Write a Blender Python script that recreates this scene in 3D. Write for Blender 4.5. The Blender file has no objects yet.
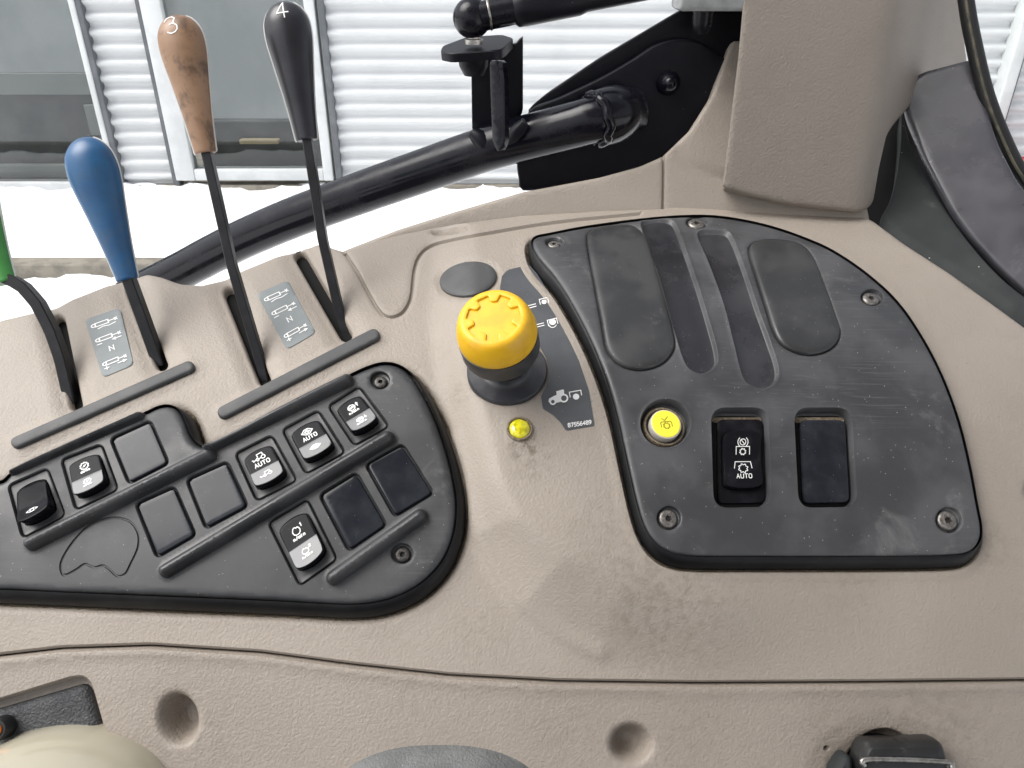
import bpy, bmesh, math, random
import numpy as np
from mathutils import Vector, Matrix, geometry
random.seed(4); np.random.seed(4)
SC = bpy.context.scene
COL = SC.collection
F = 774.0; PITCH = math.radians(29.0); CU, CV = 512.0, 384.0
cp, sp = math.cos(PITCH), math.sin(PITCH)

# ------------------------------------------------------------------ camera space -> world
def cam2world(x, y, z):                     # camera at the origin, looking along +Y, pitched down
    return np.stack([x, y * sp - z * cp, y * cp + z * sp], -1)
def unproj(u, v, t):
    u = np.asarray(u, float); v = np.asarray(v, float); t = np.asarray(t, float) + 0 * u
    return cam2world((u - CU) / F * t, -(v - CV) / F * t, -t)

# ------------------------------------------------------------------ the console skin: a smooth profile curve
INC = [(60, 10), (200, 12), (240, 15), (280, 18), (330, 25), (380, 31), (450, 36), (520, 39), (600, 43), (680, 48), (768, 50), (1000, 52)]
_v = np.arange(40, 1000.5, 0.5)
_th = PITCH + np.arctan((_v - CV) / F)
def profile(inc_v, r0=0.43, v0=424):
    inc = np.radians(np.interp(_v, [a for a, b in inc_v], [b for a, b in inc_v]))
    g = -1.0 / np.tan(np.clip(inc + _th, 0.15, 2.9))
    lr = np.concatenate([[0], np.cumsum((g[1:] + g[:-1]) / 2 * np.diff(_th))])
    r = np.exp(lr); r *= r0 / np.interp(v0, _v, r)
    return r * np.cos(np.arctan((_v - CV) / F))
T_BASE = profile(INC)

def seg_dist(pts, a, b):
    d = b - a; L = (d * d).sum(-1); L[L == 0] = 1e-12
    best = np.full(len(pts), 1e9)
    for i in range(0, len(a), 64):
        A = a[i:i + 64]; D = d[i:i + 64]; l = L[i:i + 64]
        w = pts[:, None, :] - A[None]
        s = np.clip((w * D[None]).sum(-1) / l, 0, 1)
        q = w - s[..., None] * D[None]
        best = np.minimum(best, np.sqrt((q * q).sum(-1)).min(1))
    return best
def inside(pts, loop):
    x, y = pts[:, 0], pts[:, 1]; r = np.zeros(len(pts), bool)
    a = loop; b = np.roll(loop, -1, 0)
    for (x0, y0), (x1, y1) in zip(a, b):
        if y0 == y1: continue
        c = ((y0 > y) != (y1 > y)) & (x < (x1 - x0) * (y - y0) / (y1 - y0) + x0)
        r ^= c
    return r
def sdist(pts, loop):
    d = seg_dist(pts, loop, np.roll(loop, -1, 0))
    return np.where(inside(pts, loop), -d, d)

CREST = np.array([(436, 150), (436, 250), (434, 330), (446, 420), (474, 535), (522, 606), (600, 650), (700, 668), (1150, 676)], float)
CREST_LOOP = np.concatenate([CREST, [(1150, 100), (436, 100)]])
def smooth(x, a, b):
    s = np.clip((x - a) / (b - a), 0, 1); return s * s * (3 - 2 * s)
def skin(u, v, bulge=True):
    u = np.asarray(u, float); v = np.asarray(v, float)
    t = np.interp(v, _v, T_BASE)
    if bulge:
        d = -sdist(np.stack([u.ravel(), v.ravel()], -1), CREST_LOOP).reshape(u.shape)
        wd = 44 + 40 * smooth(v, 470, 600); t = t - 0.0155 * smooth(d / wd, -.2, 1) * (1 - smooth(u, 560, 900))
    return unproj(u, v, t)
def normal_of(f, uv):
    e = 1.0; u, v = uv[:, 0], uv[:, 1]
    du = f(u + e, v) - f(u - e, v); dv = f(u, v + e) - f(u, v - e)
    n = np.cross(dv, du); n /= np.linalg.norm(n, axis=1)[:, None]
    p = f(u, v); flip = (n * p).sum(1) > 0; n[flip] *= -1
    return n
def surf_map(f):
    def m(uv, h):                                     # h in millimetres along the surface normal
        uv = np.asarray(uv, float)
        return f(uv[:, 0], uv[:, 1]) + normal_of(f, uv) * (np.asarray(h, float) * 0.001)[:, None]
    return m
M_POD = surf_map(lambda u, v: skin(u, v, True))
M_FLAT = surf_map(lambda u, v: skin(u, v, False))
def project(p):
    z = p @ np.array([0, cp, -sp]); return np.stack([CU + F * p[:, 0] / z, CV - F * (p @ np.array([0, sp, cp])) / z], -1)
def raised_map(m, h0):                                # the traced outline is that of the face standing h0 above the skin
    def mm(uv, h):
        uv = np.asarray(uv, float); q = uv.copy(); hh = np.full(len(uv), float(h0))
        for _ in range(3): q = q + (uv - project(m(q, hh)))
        return m(q, h)
    return mm
def plane_map(u0, v0, t0, n):
    p0 = unproj(np.array([u0]), np.array([v0]), np.array([t0]))[0]; n = np.array(n, float); n /= np.linalg.norm(n)
    def f(u, v):
        d = unproj(u, v, np.ones_like(np.asarray(u, float)))
        return d * ((p0 @ n) / (d @ n))[..., None]
    def m(uv, h):
        uv = np.asarray(uv, float)
        return f(uv[:, 0], uv[:, 1]) + n[None] * (np.asarray(h, float) * 0.001)[:, None]
    return m
def frame_map(o, ex, ey, n):
    o, ex, ey, n = [np.array(x, float) for x in (o, ex, ey, n)]
    def m(ab, h):                                     # a, b, h in millimetres
        ab = np.asarray(ab, float)
        return o + (ex * ab[:, :1] + ey * ab[:, 1:2] + n * np.asarray(h, float)[:, None]) * 0.001
    return m
def quad_frame(m, quad, h, follow=False):                           # TL TR BR BL in picture coordinates on a mapped surface
    c = m(np.array(quad, float), np.full(4, float(h)))
    o = c.mean(0); ex = (c[1] - c[0]) + (c[2] - c[3]); ex /= np.linalg.norm(ex)
    up = (c[0] - c[3]) + (c[1] - c[2]); n = np.cross(ex, up); n /= np.linalg.norm(n)
    if n @ o > 0: n = -n
    ey = np.cross(n, ex)
    if ey @ up < 0: ey = -ey
    W = (np.linalg.norm(c[1] - c[0]) + np.linalg.norm(c[2] - c[3])) * 500
    L = (np.linalg.norm(c[0] - c[3]) + np.linalg.norm(c[1] - c[2])) * 500
    Q4 = np.array(quad, float)
    def mq(ab, hh):
        ab = np.asarray(ab, float); a = (ab[:, :1] / W + .5); b = (ab[:, 1:2] / L + .5)
        return m((Q4[3] * (1 - a) + Q4[2] * a) * (1 - b) + (Q4[0] * (1 - a) + Q4[1] * a) * b, np.asarray(hh, float) + h)
    return (mq if follow else frame_map(o, ex, ey, n)), W, L, (o, ex, ey, n)

# ------------------------------------------------------------------ loops
def chaikin(pts, n=3, closed=True):
    p = np.array(pts, float)
    for _ in range(n):
        if closed:
            q = np.roll(p, -1, 0); p = np.stack([p * .75 + q * .25, p * .25 + q * .75], 1).reshape(-1, 2)
        else:
            a, b = p[:-1], p[1:]; m = np.stack([a * .75 + b * .25, a * .25 + b * .75], 1).reshape(-1, 2)
            p = np.concatenate([p[:1], m, p[-1:]])
    return p
def catmull(pts, k=8, closed=True):
    p = np.array(pts, float); n = len(p); out = []
    rng = range(n) if closed else range(n - 1)
    for i in rng:
        g = (lambda j: p[j % n]) if closed else (lambda j: p[min(max(j, 0), n - 1)])
        a, b, c, d = g(i - 1), g(i), g(i + 1), g(i + 2)
        for s in np.arange(k) / k:
            out.append(.5 * ((2 * b) + (c - a) * s + (2 * a - 5 * b + 4 * c - d) * s * s + (3 * b - a - 3 * c + d) * s ** 3))
    if not closed: out.append(p[-1])
    return np.array(out)
def resample(p, step, closed=True):
    p = np.array(p, float)
    q = np.concatenate([p, p[:1]]) if closed else p
    d = np.concatenate([[0], np.cumsum(np.linalg.norm(np.diff(q, axis=0), axis=1))])
    n = max(int(round(d[-1] / step)), 3)
    s = np.linspace(0, d[-1], n + 1)
    r = np.stack([np.interp(s, d, q[:, i]) for i in range(q.shape[1])], -1)
    return r[:-1] if closed else r
def rounded(pts, r, k=6):                              # polygon with filleted corners; r scalar or per corner
    p = np.array(pts, float); n = len(p); out = []
    for i in range(n):
        a, b, c = p[i - 1], p[i], p[(i + 1) % n]
        rr = r[i] if hasattr(r, '__len__') else r
        d1 = a - b; d2 = c - b; l1 = np.linalg.norm(d1); l2 = np.linalg.norm(d2)
        s = min(rr, .49 * l1, .49 * l2); A = b + d1 / l1 * s; B = b + d2 / l2 * s
        for q in np.linspace(0, 1, k + 1):
            out.append((1 - q) ** 2 * A + 2 * q * (1 - q) * b * 1.0 + q * q * B)
    return np.array(out)
def ellipse(cx, cy, rx, ry, rot=0, n=48):
    a = np.linspace(0, 2 * math.pi, n, endpoint=False); c, s = math.cos(math.radians(rot)), math.sin(math.radians(rot))
    x = rx * np.cos(a); y = ry * np.sin(a)
    return np.stack([cx + x * c - y * s, cy + x * s + y * c], -1)
def capsule(a, b, r, k=10, r2=None):
    a = np.array(a, float); b = np.array(b, float); d = (b - a) / np.linalg.norm(b - a); ang = math.atan2(d[1], d[0]); r2 = r2 or r
    A = [b + r2 * np.array([math.cos(ang + t), math.sin(ang + t)]) for t in np.linspace(-math.pi / 2, math.pi / 2, k)]
    B = [a + r * np.array([math.cos(ang + t), math.sin(ang + t)]) for t in np.linspace(math.pi / 2, 3 * math.pi / 2, k)]
    return np.array(A + B)
def offset(loop, d, closed=True):
    p = np.array(loop, float)
    if closed:
        t = np.roll(p, -1, 0) - np.roll(p, 1, 0)
        x, y = p[:, 0], p[:, 1]; s = np.sign((x * np.roll(y, -1) - y * np.roll(x, -1)).sum())
    else:
        t = np.gradient(p, axis=0); s = 1
    t /= np.maximum(np.linalg.norm(t, axis=1), 1e-9)[:, None]
    return p + np.stack([t[:, 1], -t[:, 0]], -1) * (s * d)

# ------------------------------------------------------------------ linking
WLOC = {}
def link(name, V, Fc, mat, parent=None, sharp=38, smooth_=True):
    V = np.asarray(V, float)
    me = bpy.data.meshes.new(name)
    o = bpy.data.objects.new(name, me); COL.objects.link(o)
    if parent is not None:
        base = WLOC[parent.name]; o.parent = parent
    else:
        base = (V.min(0) + V.max(0)) / 2; base[2] = V[:, 2].min(); o.location = base
    WLOC[o.name] = base
    me.from_pydata((V - base).tolist(), [], [list(map(int, f)) for f in Fc])
    me.validate(); me.update()
    if smooth_:
        me.polygons.foreach_set('use_smooth', [True] * len(me.polygons))
        me.set_sharp_from_angle(angle=math.radians(sharp))
    if mat is not None: me.materials.append(mat)
    return o
def tag(o, label=None, cat=None, group=None, kind=None):
    if label: o['label'] = label
    if cat: o['category'] = cat
    if group: o['group'] = group
    if kind: o['kind'] = kind
    return o
def thing(name, loc, label, cat, group=None):
    o = bpy.data.objects.new(name, None); COL.objects.link(o); o.location = Vector([float(x) for x in loc]); o.empty_display_size = .01
    WLOC[o.name] = np.array(loc, float)
    return tag(o, label, cat, group)

class MB:                                             # gathers several shapes into one mesh
    def __init__(s): s.V = []; s.F = []; s.n = 0
    def add(s, V, Fc):
        V = np.asarray(V, float); s.V.append(V); s.F += [[i + s.n for i in f] for f in Fc]; s.n += len(V); return s
    def build(s, name, mat, parent=None, **k): return link(name, np.concatenate(s.V), s.F, mat, parent, **k)

def feat(loop, prof, hole=False, line=False): return dict(loop=np.array(loop, float), prof=prof, hole=hole, line=line)
def sheet_geo(outer, m, spacing=4.0, base=None, feats=(), hfun=None, skirt=None, step=None):
    """A curved plate: outline, edge profile, raised and sunk features, all as one triangulated skin with walls."""
    step = step or spacing * .8
    outer = np.array(outer, float)
    loops = []                                         # (points, closed)
    base = base or [(0, 0)]
    loops.append((resample(outer, step), True))
    for d, h in base:
        if d > 0: loops.append((resample(offset(outer, -d), step), True))
    for f in feats:
        L = f['loop']
        for d, h in f['prof']:
            if f['line']:
                if d == 0: loops.append((resample(L, step, False), False))
                else:
                    for s in (1, -1): loops.append((resample(offset(L, s * d, False), step, False), False))
            else: loops.append((resample(offset(L, d), step) if d else resample(L, step), True))
        if f['hole'] and not any(abs(d) < 1e-9 for d, h in f['prof']): loops.append((resample(L, step), True))
    mn, mx = outer.min(0), outer.max(0)
    gx, gy = np.meshgrid(np.arange(mn[0], mx[0], spacing), np.arange(mn[1], mx[1], spacing * .87))
    gx = gx + (np.arange(gx.shape[0]) % 2)[:, None] * spacing / 2
    g = np.stack([gx.ravel(), gy.ravel()], -1)
    sd = sdist(g, outer); ok = sd < -.35 * spacing
    for d, h in base: ok &= np.abs(sd + d) > .35 * spacing
    g = g[ok]
    for f in feats:
        L = f['loop']; R = max(abs(d) for d, h in f['prof']) + spacing
        bb = (g[:, 0] > L[:, 0].min() - R) & (g[:, 0] < L[:, 0].max() + R) & (g[:, 1] > L[:, 1].min() - R) & (g[:, 1] < L[:, 1].max() + R)
        idx = np.nonzero(bb)[0]
        if not len(idx): continue
        s = seg_dist(g[idx], L[:-1], L[1:].copy()) if f['line'] else sdist(g[idx], L)
        bad = np.zeros(len(idx), bool)
        for d, h in f['prof']: bad |= np.abs(s - d) < .35 * spacing
        if f['hole']: bad |= s < 0
        keep = np.ones(len(g), bool); keep[idx[bad]] = False; g = g[keep]
    pts = [g]; edges = []; n = len(g)
    for L, closed in loops:
        k = len(L); pts.append(L)
        edges += [(n + i, n + (i + 1) % k) for i in range(k if closed else k - 1)]
        n += k
    P2 = np.concatenate(pts)
    vs, es, fs, *_ = geometry.delaunay_2d_cdt([Vector(p) for p in P2], edges, [], 0, 1e-5)
    Q = np.array([(p.x, p.y) for p in vs]); T = np.array([list(f) for f in fs])
    cen = Q[T].mean(1); keep = inside(cen, loops[0][0])
    for f in feats:
        if f['hole']: keep &= ~inside(cen, resample(f['loop'], step))
    T = T[keep]
    sdo = sdist(Q, outer)
    H = np.interp(-sdo, [d for d, h in base], [h for d, h in base])
    if hfun is not None: H = H + hfun(Q)
    for f in feats:
        L = f['loop']; D = [d for d, h in f['prof']]; Hs = [h for d, h in f['prof']]; R = max(D) + 1
        bb = np.nonzero((Q[:, 0] > L[:, 0].min() - R) & (Q[:, 0] < L[:, 0].max() + R) & (Q[:, 1] > L[:, 1].min() - R) & (Q[:, 1] < L[:, 1].max() + R))[0]
        if not len(bb): continue
        s = seg_dist(Q[bb], L[:-1], L[1:].copy()) if f['line'] else sdist(Q[bb], L)
        H[bb] += np.interp(s, D, Hs)
    used = np.unique(T); re = np.full(len(Q), -1); re[used] = np.arange(len(used)); Q = Q[used]; H = H[used]; T = re[T]
    V = m(Q, H)
    # orient towards the viewer side (h direction)
    up = m(Q[:1], H[:1] + 1)[0] - V[0]
    tri = T[np.argmin(np.abs(T - 0).sum(1))] if len(T) else T[0]
    e1 = V[T[:, 1]] - V[T[:, 0]]; e2 = V[T[:, 2]] - V[T[:, 0]]; nn = np.cross(e1, e2)
    nrm = m(Q[T[:, 0]], H[T[:, 0]] + 1) - V[T[:, 0]]
    flip = (nn * nrm).sum(1) < 0
    T[flip] = T[flip][:, ::-1]
    faces = T.tolist()
    if skirt is not None:
        cnt = {}
        for t in faces:
            for a, b in ((t[0], t[1]), (t[1], t[2]), (t[2], t[0])): cnt[(a, b)] = 1
        bd = [(a, b) for (a, b) in cnt if (b, a) not in cnt]
        ids = sorted({i for e in bd for i in e}); low = {i: len(V) + k for k, i in enumerate(ids)}
        VL = m(Q[ids], np.full(len(ids), float(skirt)))
        V = np.concatenate([V, VL])
        faces += [[b, a, low[a], low[b]] for a, b in bd]
    return V, faces
def sheet(name, outer, m, mat, parent=None, sharp=38, **k):
    V, Fc = sheet_geo(outer, m, **k)
    return link(name, V, Fc, mat, parent, sharp=sharp)

def axes(n, hint=(0, 0, 1)):
    n = np.array(n, float); n /= np.linalg.norm(n); h = np.array(hint, float)
    if abs(n @ h) > .98 * np.linalg.norm(h): h = np.array((1., 0, 0))
    x = np.cross(h, n); x /= np.linalg.norm(x); return x, np.cross(n, x), n
def lathe_geo(o, n, prof, k=48, sx=1.0, sy=1.0, hint=(0, 0, 1), cap0=True, cap1=True):
    x, y, n = axes(n, hint); V = []; Fc = []
    for r, z in prof:
        for i in range(k):
            a = 2 * math.pi * i / k
            V.append(np.array(o) + n * z + x * (r * sx * math.cos(a)) + y * (r * sy * math.sin(a)))
    for j in range(len(prof) - 1):
        for i in range(k):
            Fc.append([j * k + i, j * k + (i + 1) % k, (j + 1) * k + (i + 1) % k, (j + 1) * k + i])
    if cap0: Fc.append(list(range(k))[::-1])
    if cap1: Fc.append([(len(prof) - 1) * k + i for i in range(k)])
    return np.array(V), Fc
def lathe(name, o, n, prof, mat, parent=None, sharp=38, **k):
    V, Fc = lathe_geo(o, n, prof, **k); return link(name, V, Fc, mat, parent, sharp=sharp)
def tube_geo(path, rad, k=20, ell=None, up=(0, 0, 1), sq=False):
    path = np.array(path, float); n = len(path); rad = np.broadcast_to(np.asarray(rad, float), (n,))
    t = np.gradient(path, axis=0); t /= np.linalg.norm(t, axis=1)[:, None]; V = []; Fc = []
    for i in range(n):
        x = np.cross(t[i], np.array(up, float)); x /= np.linalg.norm(x); y = np.cross(x, t[i])
        if sq:
            w, h = ell; c = .18 * min(w, h)
            for a, b in ((w, h - c), (w - c, h), (-w + c, h), (-w, h - c), (-w, -h + c), (-w + c, -h), (w - c, -h), (w, -h + c)):
                V.append(path[i] + (x * a + y * b) * rad[i])
        else:
            for j in range(k):
                a = 2 * math.pi * j / k; e = ell or (1, 1)
                V.append(path[i] + (x * math.cos(a) * e[0] + y * math.sin(a) * e[1]) * rad[i])
    if sq: k = 8
    for i in range(n - 1):
        for j in range(k): Fc.append([i * k + j, i * k + (j + 1) % k, (i + 1) * k + (j + 1) % k, (i + 1) * k + j])
    Fc += [list(range(k))[::-1], [(n - 1) * k + j for j in range(k)]]
    return np.array(V), Fc
def tube(name, path, rad, mat, parent=None, sharp=38, **k):
    V, Fc = tube_geo(path, rad, **k); return link(name, V, Fc, mat, parent, sharp=sharp)
def box_geo(o, X, Y, Z, sx, sy, sz, bev=0.0):          # centred box with axes, chamfered by bmesh
    bm = bmesh.new(); bmesh.ops.create_cube(bm, size=1.0)
    for v in bm.verts: v.co = Vector((v.co.x * sx, v.co.y * sy, v.co.z * sz))
    if bev: bmesh.ops.bevel(bm, geom=bm.edges[:], offset=bev, segments=3, affect='EDGES', profile=.5)
    V = np.array([v.co[:] for v in bm.verts]); Fc = [[v.index for v in f.verts] for f in bm.faces]; bm.free()
    return np.array(o) + V[:, :1] * np.array(X) + V[:, 1:2] * np.array(Y) + V[:, 2:] * np.array(Z), Fc
WX, WY, WZ = np.eye(3)
def wbox(x0, x1, y0, y1, z0, z1, bev=0.0):
    return box_geo(((x0 + x1) / 2, (y0 + y1) / 2, (z0 + z1) / 2), WX, WY, WZ, x1 - x0, y1 - y0, z1 - z0, bev)

# ------------------------------------------------------------------ stroke drawing (printed marks)
FONT = {
 'A': [[(0, 0), (2, 6), (4, 0)], [(.8, 2.2), (3.2, 2.2)]], 'U': [[(0, 6), (0, 1), (1, 0), (3, 0), (4, 1), (4, 6)]],
 'T': [[(0, 6), (4, 6)], [(2, 6), (2, 0)]], 'O': [[(1, 0), (0, 1), (0, 5), (1, 6), (3, 6), (4, 5), (4, 1), (3, 0), (1, 0)]],
 'N': [[(0, 0), (0, 6), (4, 0), (4, 6)]], 'n': [[(0, 0), (0, 4)], [(0, 3), (1, 4), (2.6, 4), (3.4, 3), (3.4, 0)]],
 '/': [[(.5, -.5), (3.5, 6)]], 'm': [[(0, 0), (0, 4)], [(0, 3.3), (.8, 4), (1.8, 4), (2.2, 3), (2.2, 0)], [(2.2, 3.2), (3, 4), (3.8, 4), (4.4, 3), (4.4, 0)]],
 'i': [[(1.5, 0), (1.5, 4)], [(1.5, 5.2), (1.5, 5.9)]],
 '0': [[(1, 0), (0, 1), (0, 5), (1, 6), (3, 6), (4, 5), (4, 1), (3, 0), (1, 0)]], '1': [[(1, 5), (2.2, 6), (2.2, 0)]],
 '2': [[(0, 5), (1, 6), (3, 6), (4, 5), (4, 4), (0, 0), (4, 0)]], '3': [[(0, 5.2), (1, 6), (3, 6), (4, 5), (3, 3.3), (1.6, 3.2)], [(3, 3.2), (4, 2), (3.7, .7), (2.6, 0), (1, 0), (0, .9)]],
 '4': [[(2.6, 0), (3.1, 6), (0, 2.2), (4.4, 1.8)]], '5': [[(4, 6), (.4, 6), (0, 3.3), (2.5, 3.7), (4, 2.6), (4, 1), (3, 0), (0, 0)]],
 '6': [[(3.6, 6), (1, 5), (0, 2.5), (0, 1), (1, 0), (3, 0), (4, 1), (4, 2.3), (3, 3.3), (1, 3.3), (0, 2)]], '7': [[(0, 6), (4, 6), (1.4, 0)]],
 '8': [[(1, 3.2), (0, 4.2), (0, 5), (1, 6), (3, 6), (4, 5), (4, 4.2), (3, 3.2), (1, 3.2), (0, 2.2), (0, 1), (1, 0), (3, 0), (4, 1), (4, 2.2), (3, 3.2)]],
 '9': [[(.4, 0), (3, 1), (4, 3.5), (4, 5), (3, 6), (1, 6), (0, 5), (0, 3.8), (1, 2.8), (3, 2.8), (4, 4)]],
}
def text(s, cx, cy, h, sp_=5.8, w=1.0):                # strokes centred at cx, cy
    k = h / 6.0; tot = (len(s) - 1) * sp_ * k * w + 4 * k * w; out = []
    for i, ch in enumerate(s):
        for st in FONT[ch]:
            out.append([(cx - tot / 2 + (i * sp_ + x) * k * w, cy - h / 2 + y * k) for x, y in st])
    return out
def arc(cx, cy, r, a0=0, a1=360, n=24, ry=None):
    return [(cx + r * math.cos(math.radians(a)), cy + (ry or r) * math.sin(math.radians(a))) for a in np.linspace(a0, a1, n)]
def gear(cx, cy, r, teeth=8, d=.25):
    out = []
    for i in range(teeth * 4 + 1):
        a = 2 * math.pi * i / (teeth * 4); q = r * (1 + d) if i % 4 in (1, 2) else r
        out.append((cx + q * math.cos(a), cy + q * math.sin(a)))
    return out
def xf(strokes, s=1.0, dx=0, dy=0, rot=0):
    c, n = math.cos(math.radians(rot)), math.sin(math.radians(rot))
    return [[(dx + s * (x * c - y * n), dy + s * (x * n + y * c)) for x, y in st] for st in strokes]
def ribbon(mb, m, st, w, h):
    p = np.array(st, float)
    if len(p) < 2: return
    d = np.diff(p, axis=0); keep = np.concatenate([[True], np.linalg.norm(d, axis=1) > 1e-6]); p = p[keep]
    closed = np.linalg.norm(p[0] - p[-1]) < 1e-6 and len(p) > 3
    d = np.diff(p, axis=0); d /= np.linalg.norm(d, axis=1)[:, None]
    L = []; R = []
    for i in range(len(p)):
        a = d[i - 1] if i > 0 else (d[-1] if closed else d[0]); b = d[i] if i < len(d) else (d[0] if closed else d[-1])
        t = a + b; l = np.linalg.norm(t); t = t / l if l > 1e-6 else a
        nrm = np.array([-t[1], t[0]]); k = w / 2 / max(.45, nrm @ np.array([-a[1], a[0]]))
        e = 0 if closed else (w * .3 if i == len(p) - 1 else -w * .3 if i == 0 else 0)
        c = p[i] + t * e; L.append(c + nrm * k); R.append(c - nrm * k)
    n = len(p); Q = np.array(L + R); V = m(Q, np.full(2 * n, h))
    Fc = [[i, i + 1, n + i + 1, n + i] for i in range(n - 1)]
    up = m(Q[:1], np.array([h + 1.]))[0] - V[0]; nn = np.cross(V[1] - V[0], V[n] - V[0])
    if nn @ up < 0: Fc = [f[::-1] for f in Fc]
    mb.add(V, Fc)
def disc(mb, m, loop, h):
    loop = np.array(loop, float); V = m(loop, np.full(len(loop), h)); c = V.mean(0)
    up = m(loop[:1], np.array([h + 1.]))[0] - V[0]; nn = np.cross(V[0] - c, V[1] - c); n = len(V)
    Fc = [[n, i, (i + 1) % n] for i in range(n)]
    if nn @ up < 0: Fc = [f[::-1] for f in Fc]
    mb.add(np.concatenate([V, [c]]), Fc)
def marks(name, m, strokes, w, mat, parent, h=.12, fills=()):
    mb = MB(); k = 0
    for st in strokes:
        ribbon(mb, m, st, w, h + .012 * k); k += 1
    for f in fills:
        disc(mb, m, f, h + .012 * k); k += 1
    return mb.build(name, mat, parent, smooth_=False)

# ------------------------------------------------------------------ materials
def mat(name, col, rough=.5, col2=None, nscale=60, ndet=5, lo=.4, hi=.65, spec=.5, metal=0, coat=0, bump=None, speck=None, rough2=None, dust=None, streak=None):
    mt = bpy.data.materials.new(name); mt.use_nodes = True; nt = mt.node_tree; N = nt.nodes; L = nt.links
    b = N['Principled BSDF']; b.inputs['Base Color'].default_value = (*col, 1); b.inputs['Roughness'].default_value = rough
    b.inputs['Metallic'].default_value = metal; b.inputs['Specular IOR Level'].default_value = spec; b.inputs['Coat Weight'].default_value = coat
    tc = N.new('ShaderNodeTexCoord'); cur = None
    def noise(scale, det=5, rough_=.55, dist=0.0):
        n = N.new('ShaderNodeTexNoise'); n.inputs['Scale'].default_value = scale; n.inputs['Detail'].default_value = det
        n.inputs['Roughness'].default_value = rough_; n.inputs['Distortion'].default_value = dist; L.new(tc.outputs['Object'], n.inputs['Vector']); return n
    def ramp(src, a, b_):
        r = N.new('ShaderNodeMapRange'); r.inputs['From Min'].default_value = a; r.inputs['From Max'].default_value = b_; r.interpolation_type = 'SMOOTHSTEP'
        L.new(src, r.inputs['Value']); return r.outputs['Result']
    def mix(fac, c2):
        nonlocal cur
        x = N.new('ShaderNodeMix'); x.data_type = 'RGBA'
        if cur is None: x.inputs['A'].default_value = (*col, 1)
        else: L.new(cur, x.inputs['A'])
        x.inputs['B'].default_value = (*c2, 1); L.new(fac, x.inputs['Factor']); cur = x.outputs['Result']
    if col2:
        f = ramp(noise(nscale, ndet).outputs['Fac'], lo, hi); mix(f, col2)
        if rough2 is not None:
            r = N.new('ShaderNodeMapRange'); r.inputs['To Min'].default_value = rough; r.inputs['To Max'].default_value = rough2
            L.new(f, r.inputs['Value']); L.new(r.outputs['Result'], b.inputs['Roughness'])
    if dust:                                          # (colour, scale, lo, hi, amount)
        c, s, a, b2, am = dust
        f = ramp(noise(s, 8, .68, .4).outputs['Fac'], a, b2); mm = N.new('ShaderNodeMath'); mm.operation = 'MULTIPLY'; mm.inputs[1].default_value = am
        L.new(f, mm.inputs[0]); mix(mm.outputs[0], c)
    if streak:                                        # (colour, lo, hi, amount): fine wipe marks running along the panel
        c, a, b2, am = streak
        mp = N.new('ShaderNodeMapping'); mp.inputs['Scale'].default_value = (22, 900, 900); L.new(tc.outputs['Object'], mp.inputs['Vector'])
        n = N.new('ShaderNodeTexNoise'); n.inputs['Scale'].default_value = 1; n.inputs['Detail'].default_value = 4; L.new(mp.outputs[0], n.inputs['Vector'])
        n2 = noise(9, 3); f2 = ramp(n2.outputs['Fac'], .4, .62)
        f = ramp(n.outputs['Fac'], a, b2); mm = N.new('ShaderNodeMath'); mm.operation = 'MULTIPLY'; L.new(f, mm.inputs[0]); L.new(f2, mm.inputs[1])
        m3 = N.new('ShaderNodeMath'); m3.operation = 'MULTIPLY'; m3.inputs[1].default_value = am; L.new(mm.outputs[0], m3.inputs[0]); mix(m3.outputs[0], c)
    if speck:                                         # (colour, scale, size)
        c, s, z = speck
        v = N.new('ShaderNodeTexVoronoi'); v.inputs['Scale'].default_value = s; L.new(tc.outputs['Object'], v.inputs['Vector'])
        lt = N.new('ShaderNodeMath'); lt.operation = 'LESS_THAN'; lt.inputs[1].default_value = z; L.new(v.outputs['Distance'], lt.inputs[0])
        sel = N.new('ShaderNodeMath'); sel.operation = 'GREATER_THAN'; sel.inputs[1].default_value = .62
        sx = N.new('ShaderNodeSeparateXYZ'); L.new(v.outputs['Color'], sx.inputs[0]); L.new(sx.outputs[0], sel.inputs[0])
        mu = N.new('ShaderNodeMath'); mu.operation = 'MULTIPLY'; L.new(lt.outputs[0], mu.inputs[0]); L.new(sel.outputs[0], mu.inputs[1]); mix(mu.outputs[0], c)
    if cur is not None: L.new(cur, b.inputs['Base Color'])
    if bump:                                          # (kind, scale, strength, distance)
        kind, s, st, di = bump
        bp = N.new('ShaderNodeBump'); bp.inputs['Strength'].default_value = st; bp.inputs['Distance'].default_value = di
        if kind == 'leather':
            nz = noise(s * .35, 3); vm = N.new('ShaderNodeVectorMath'); vm.operation = 'MULTIPLY_ADD'
            vm.inputs[1].default_value = (.004, .004, .004); L.new(nz.outputs['Color'], vm.inputs[0]); L.new(tc.outputs['Object'], vm.inputs[2])
            v = N.new('ShaderNodeTexVoronoi'); v.feature = 'F1'; v.inputs['Scale'].default_value = s; v.inputs['Randomness'].default_value = 1; L.new(vm.outputs[0], v.inputs['Vector'])
            n2 = noise(s * 1.3, 4, .6, 1.5); ad = N.new('ShaderNodeMath'); ad.operation = 'MULTIPLY_ADD'; ad.inputs[1].default_value = -.9
            L.new(v.outputs['Distance'], ad.inputs[0]); L.new(n2.outputs['Fac'], ad.inputs[2]); L.new(ad.outputs[0], bp.inputs['Height'])
        else:
            L.new(noise(s, 6, .6).outputs['Fac'], bp.inputs['Height'])
        L.new(bp.outputs['Normal'], b.inputs['Normal'])
    return mt
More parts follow.
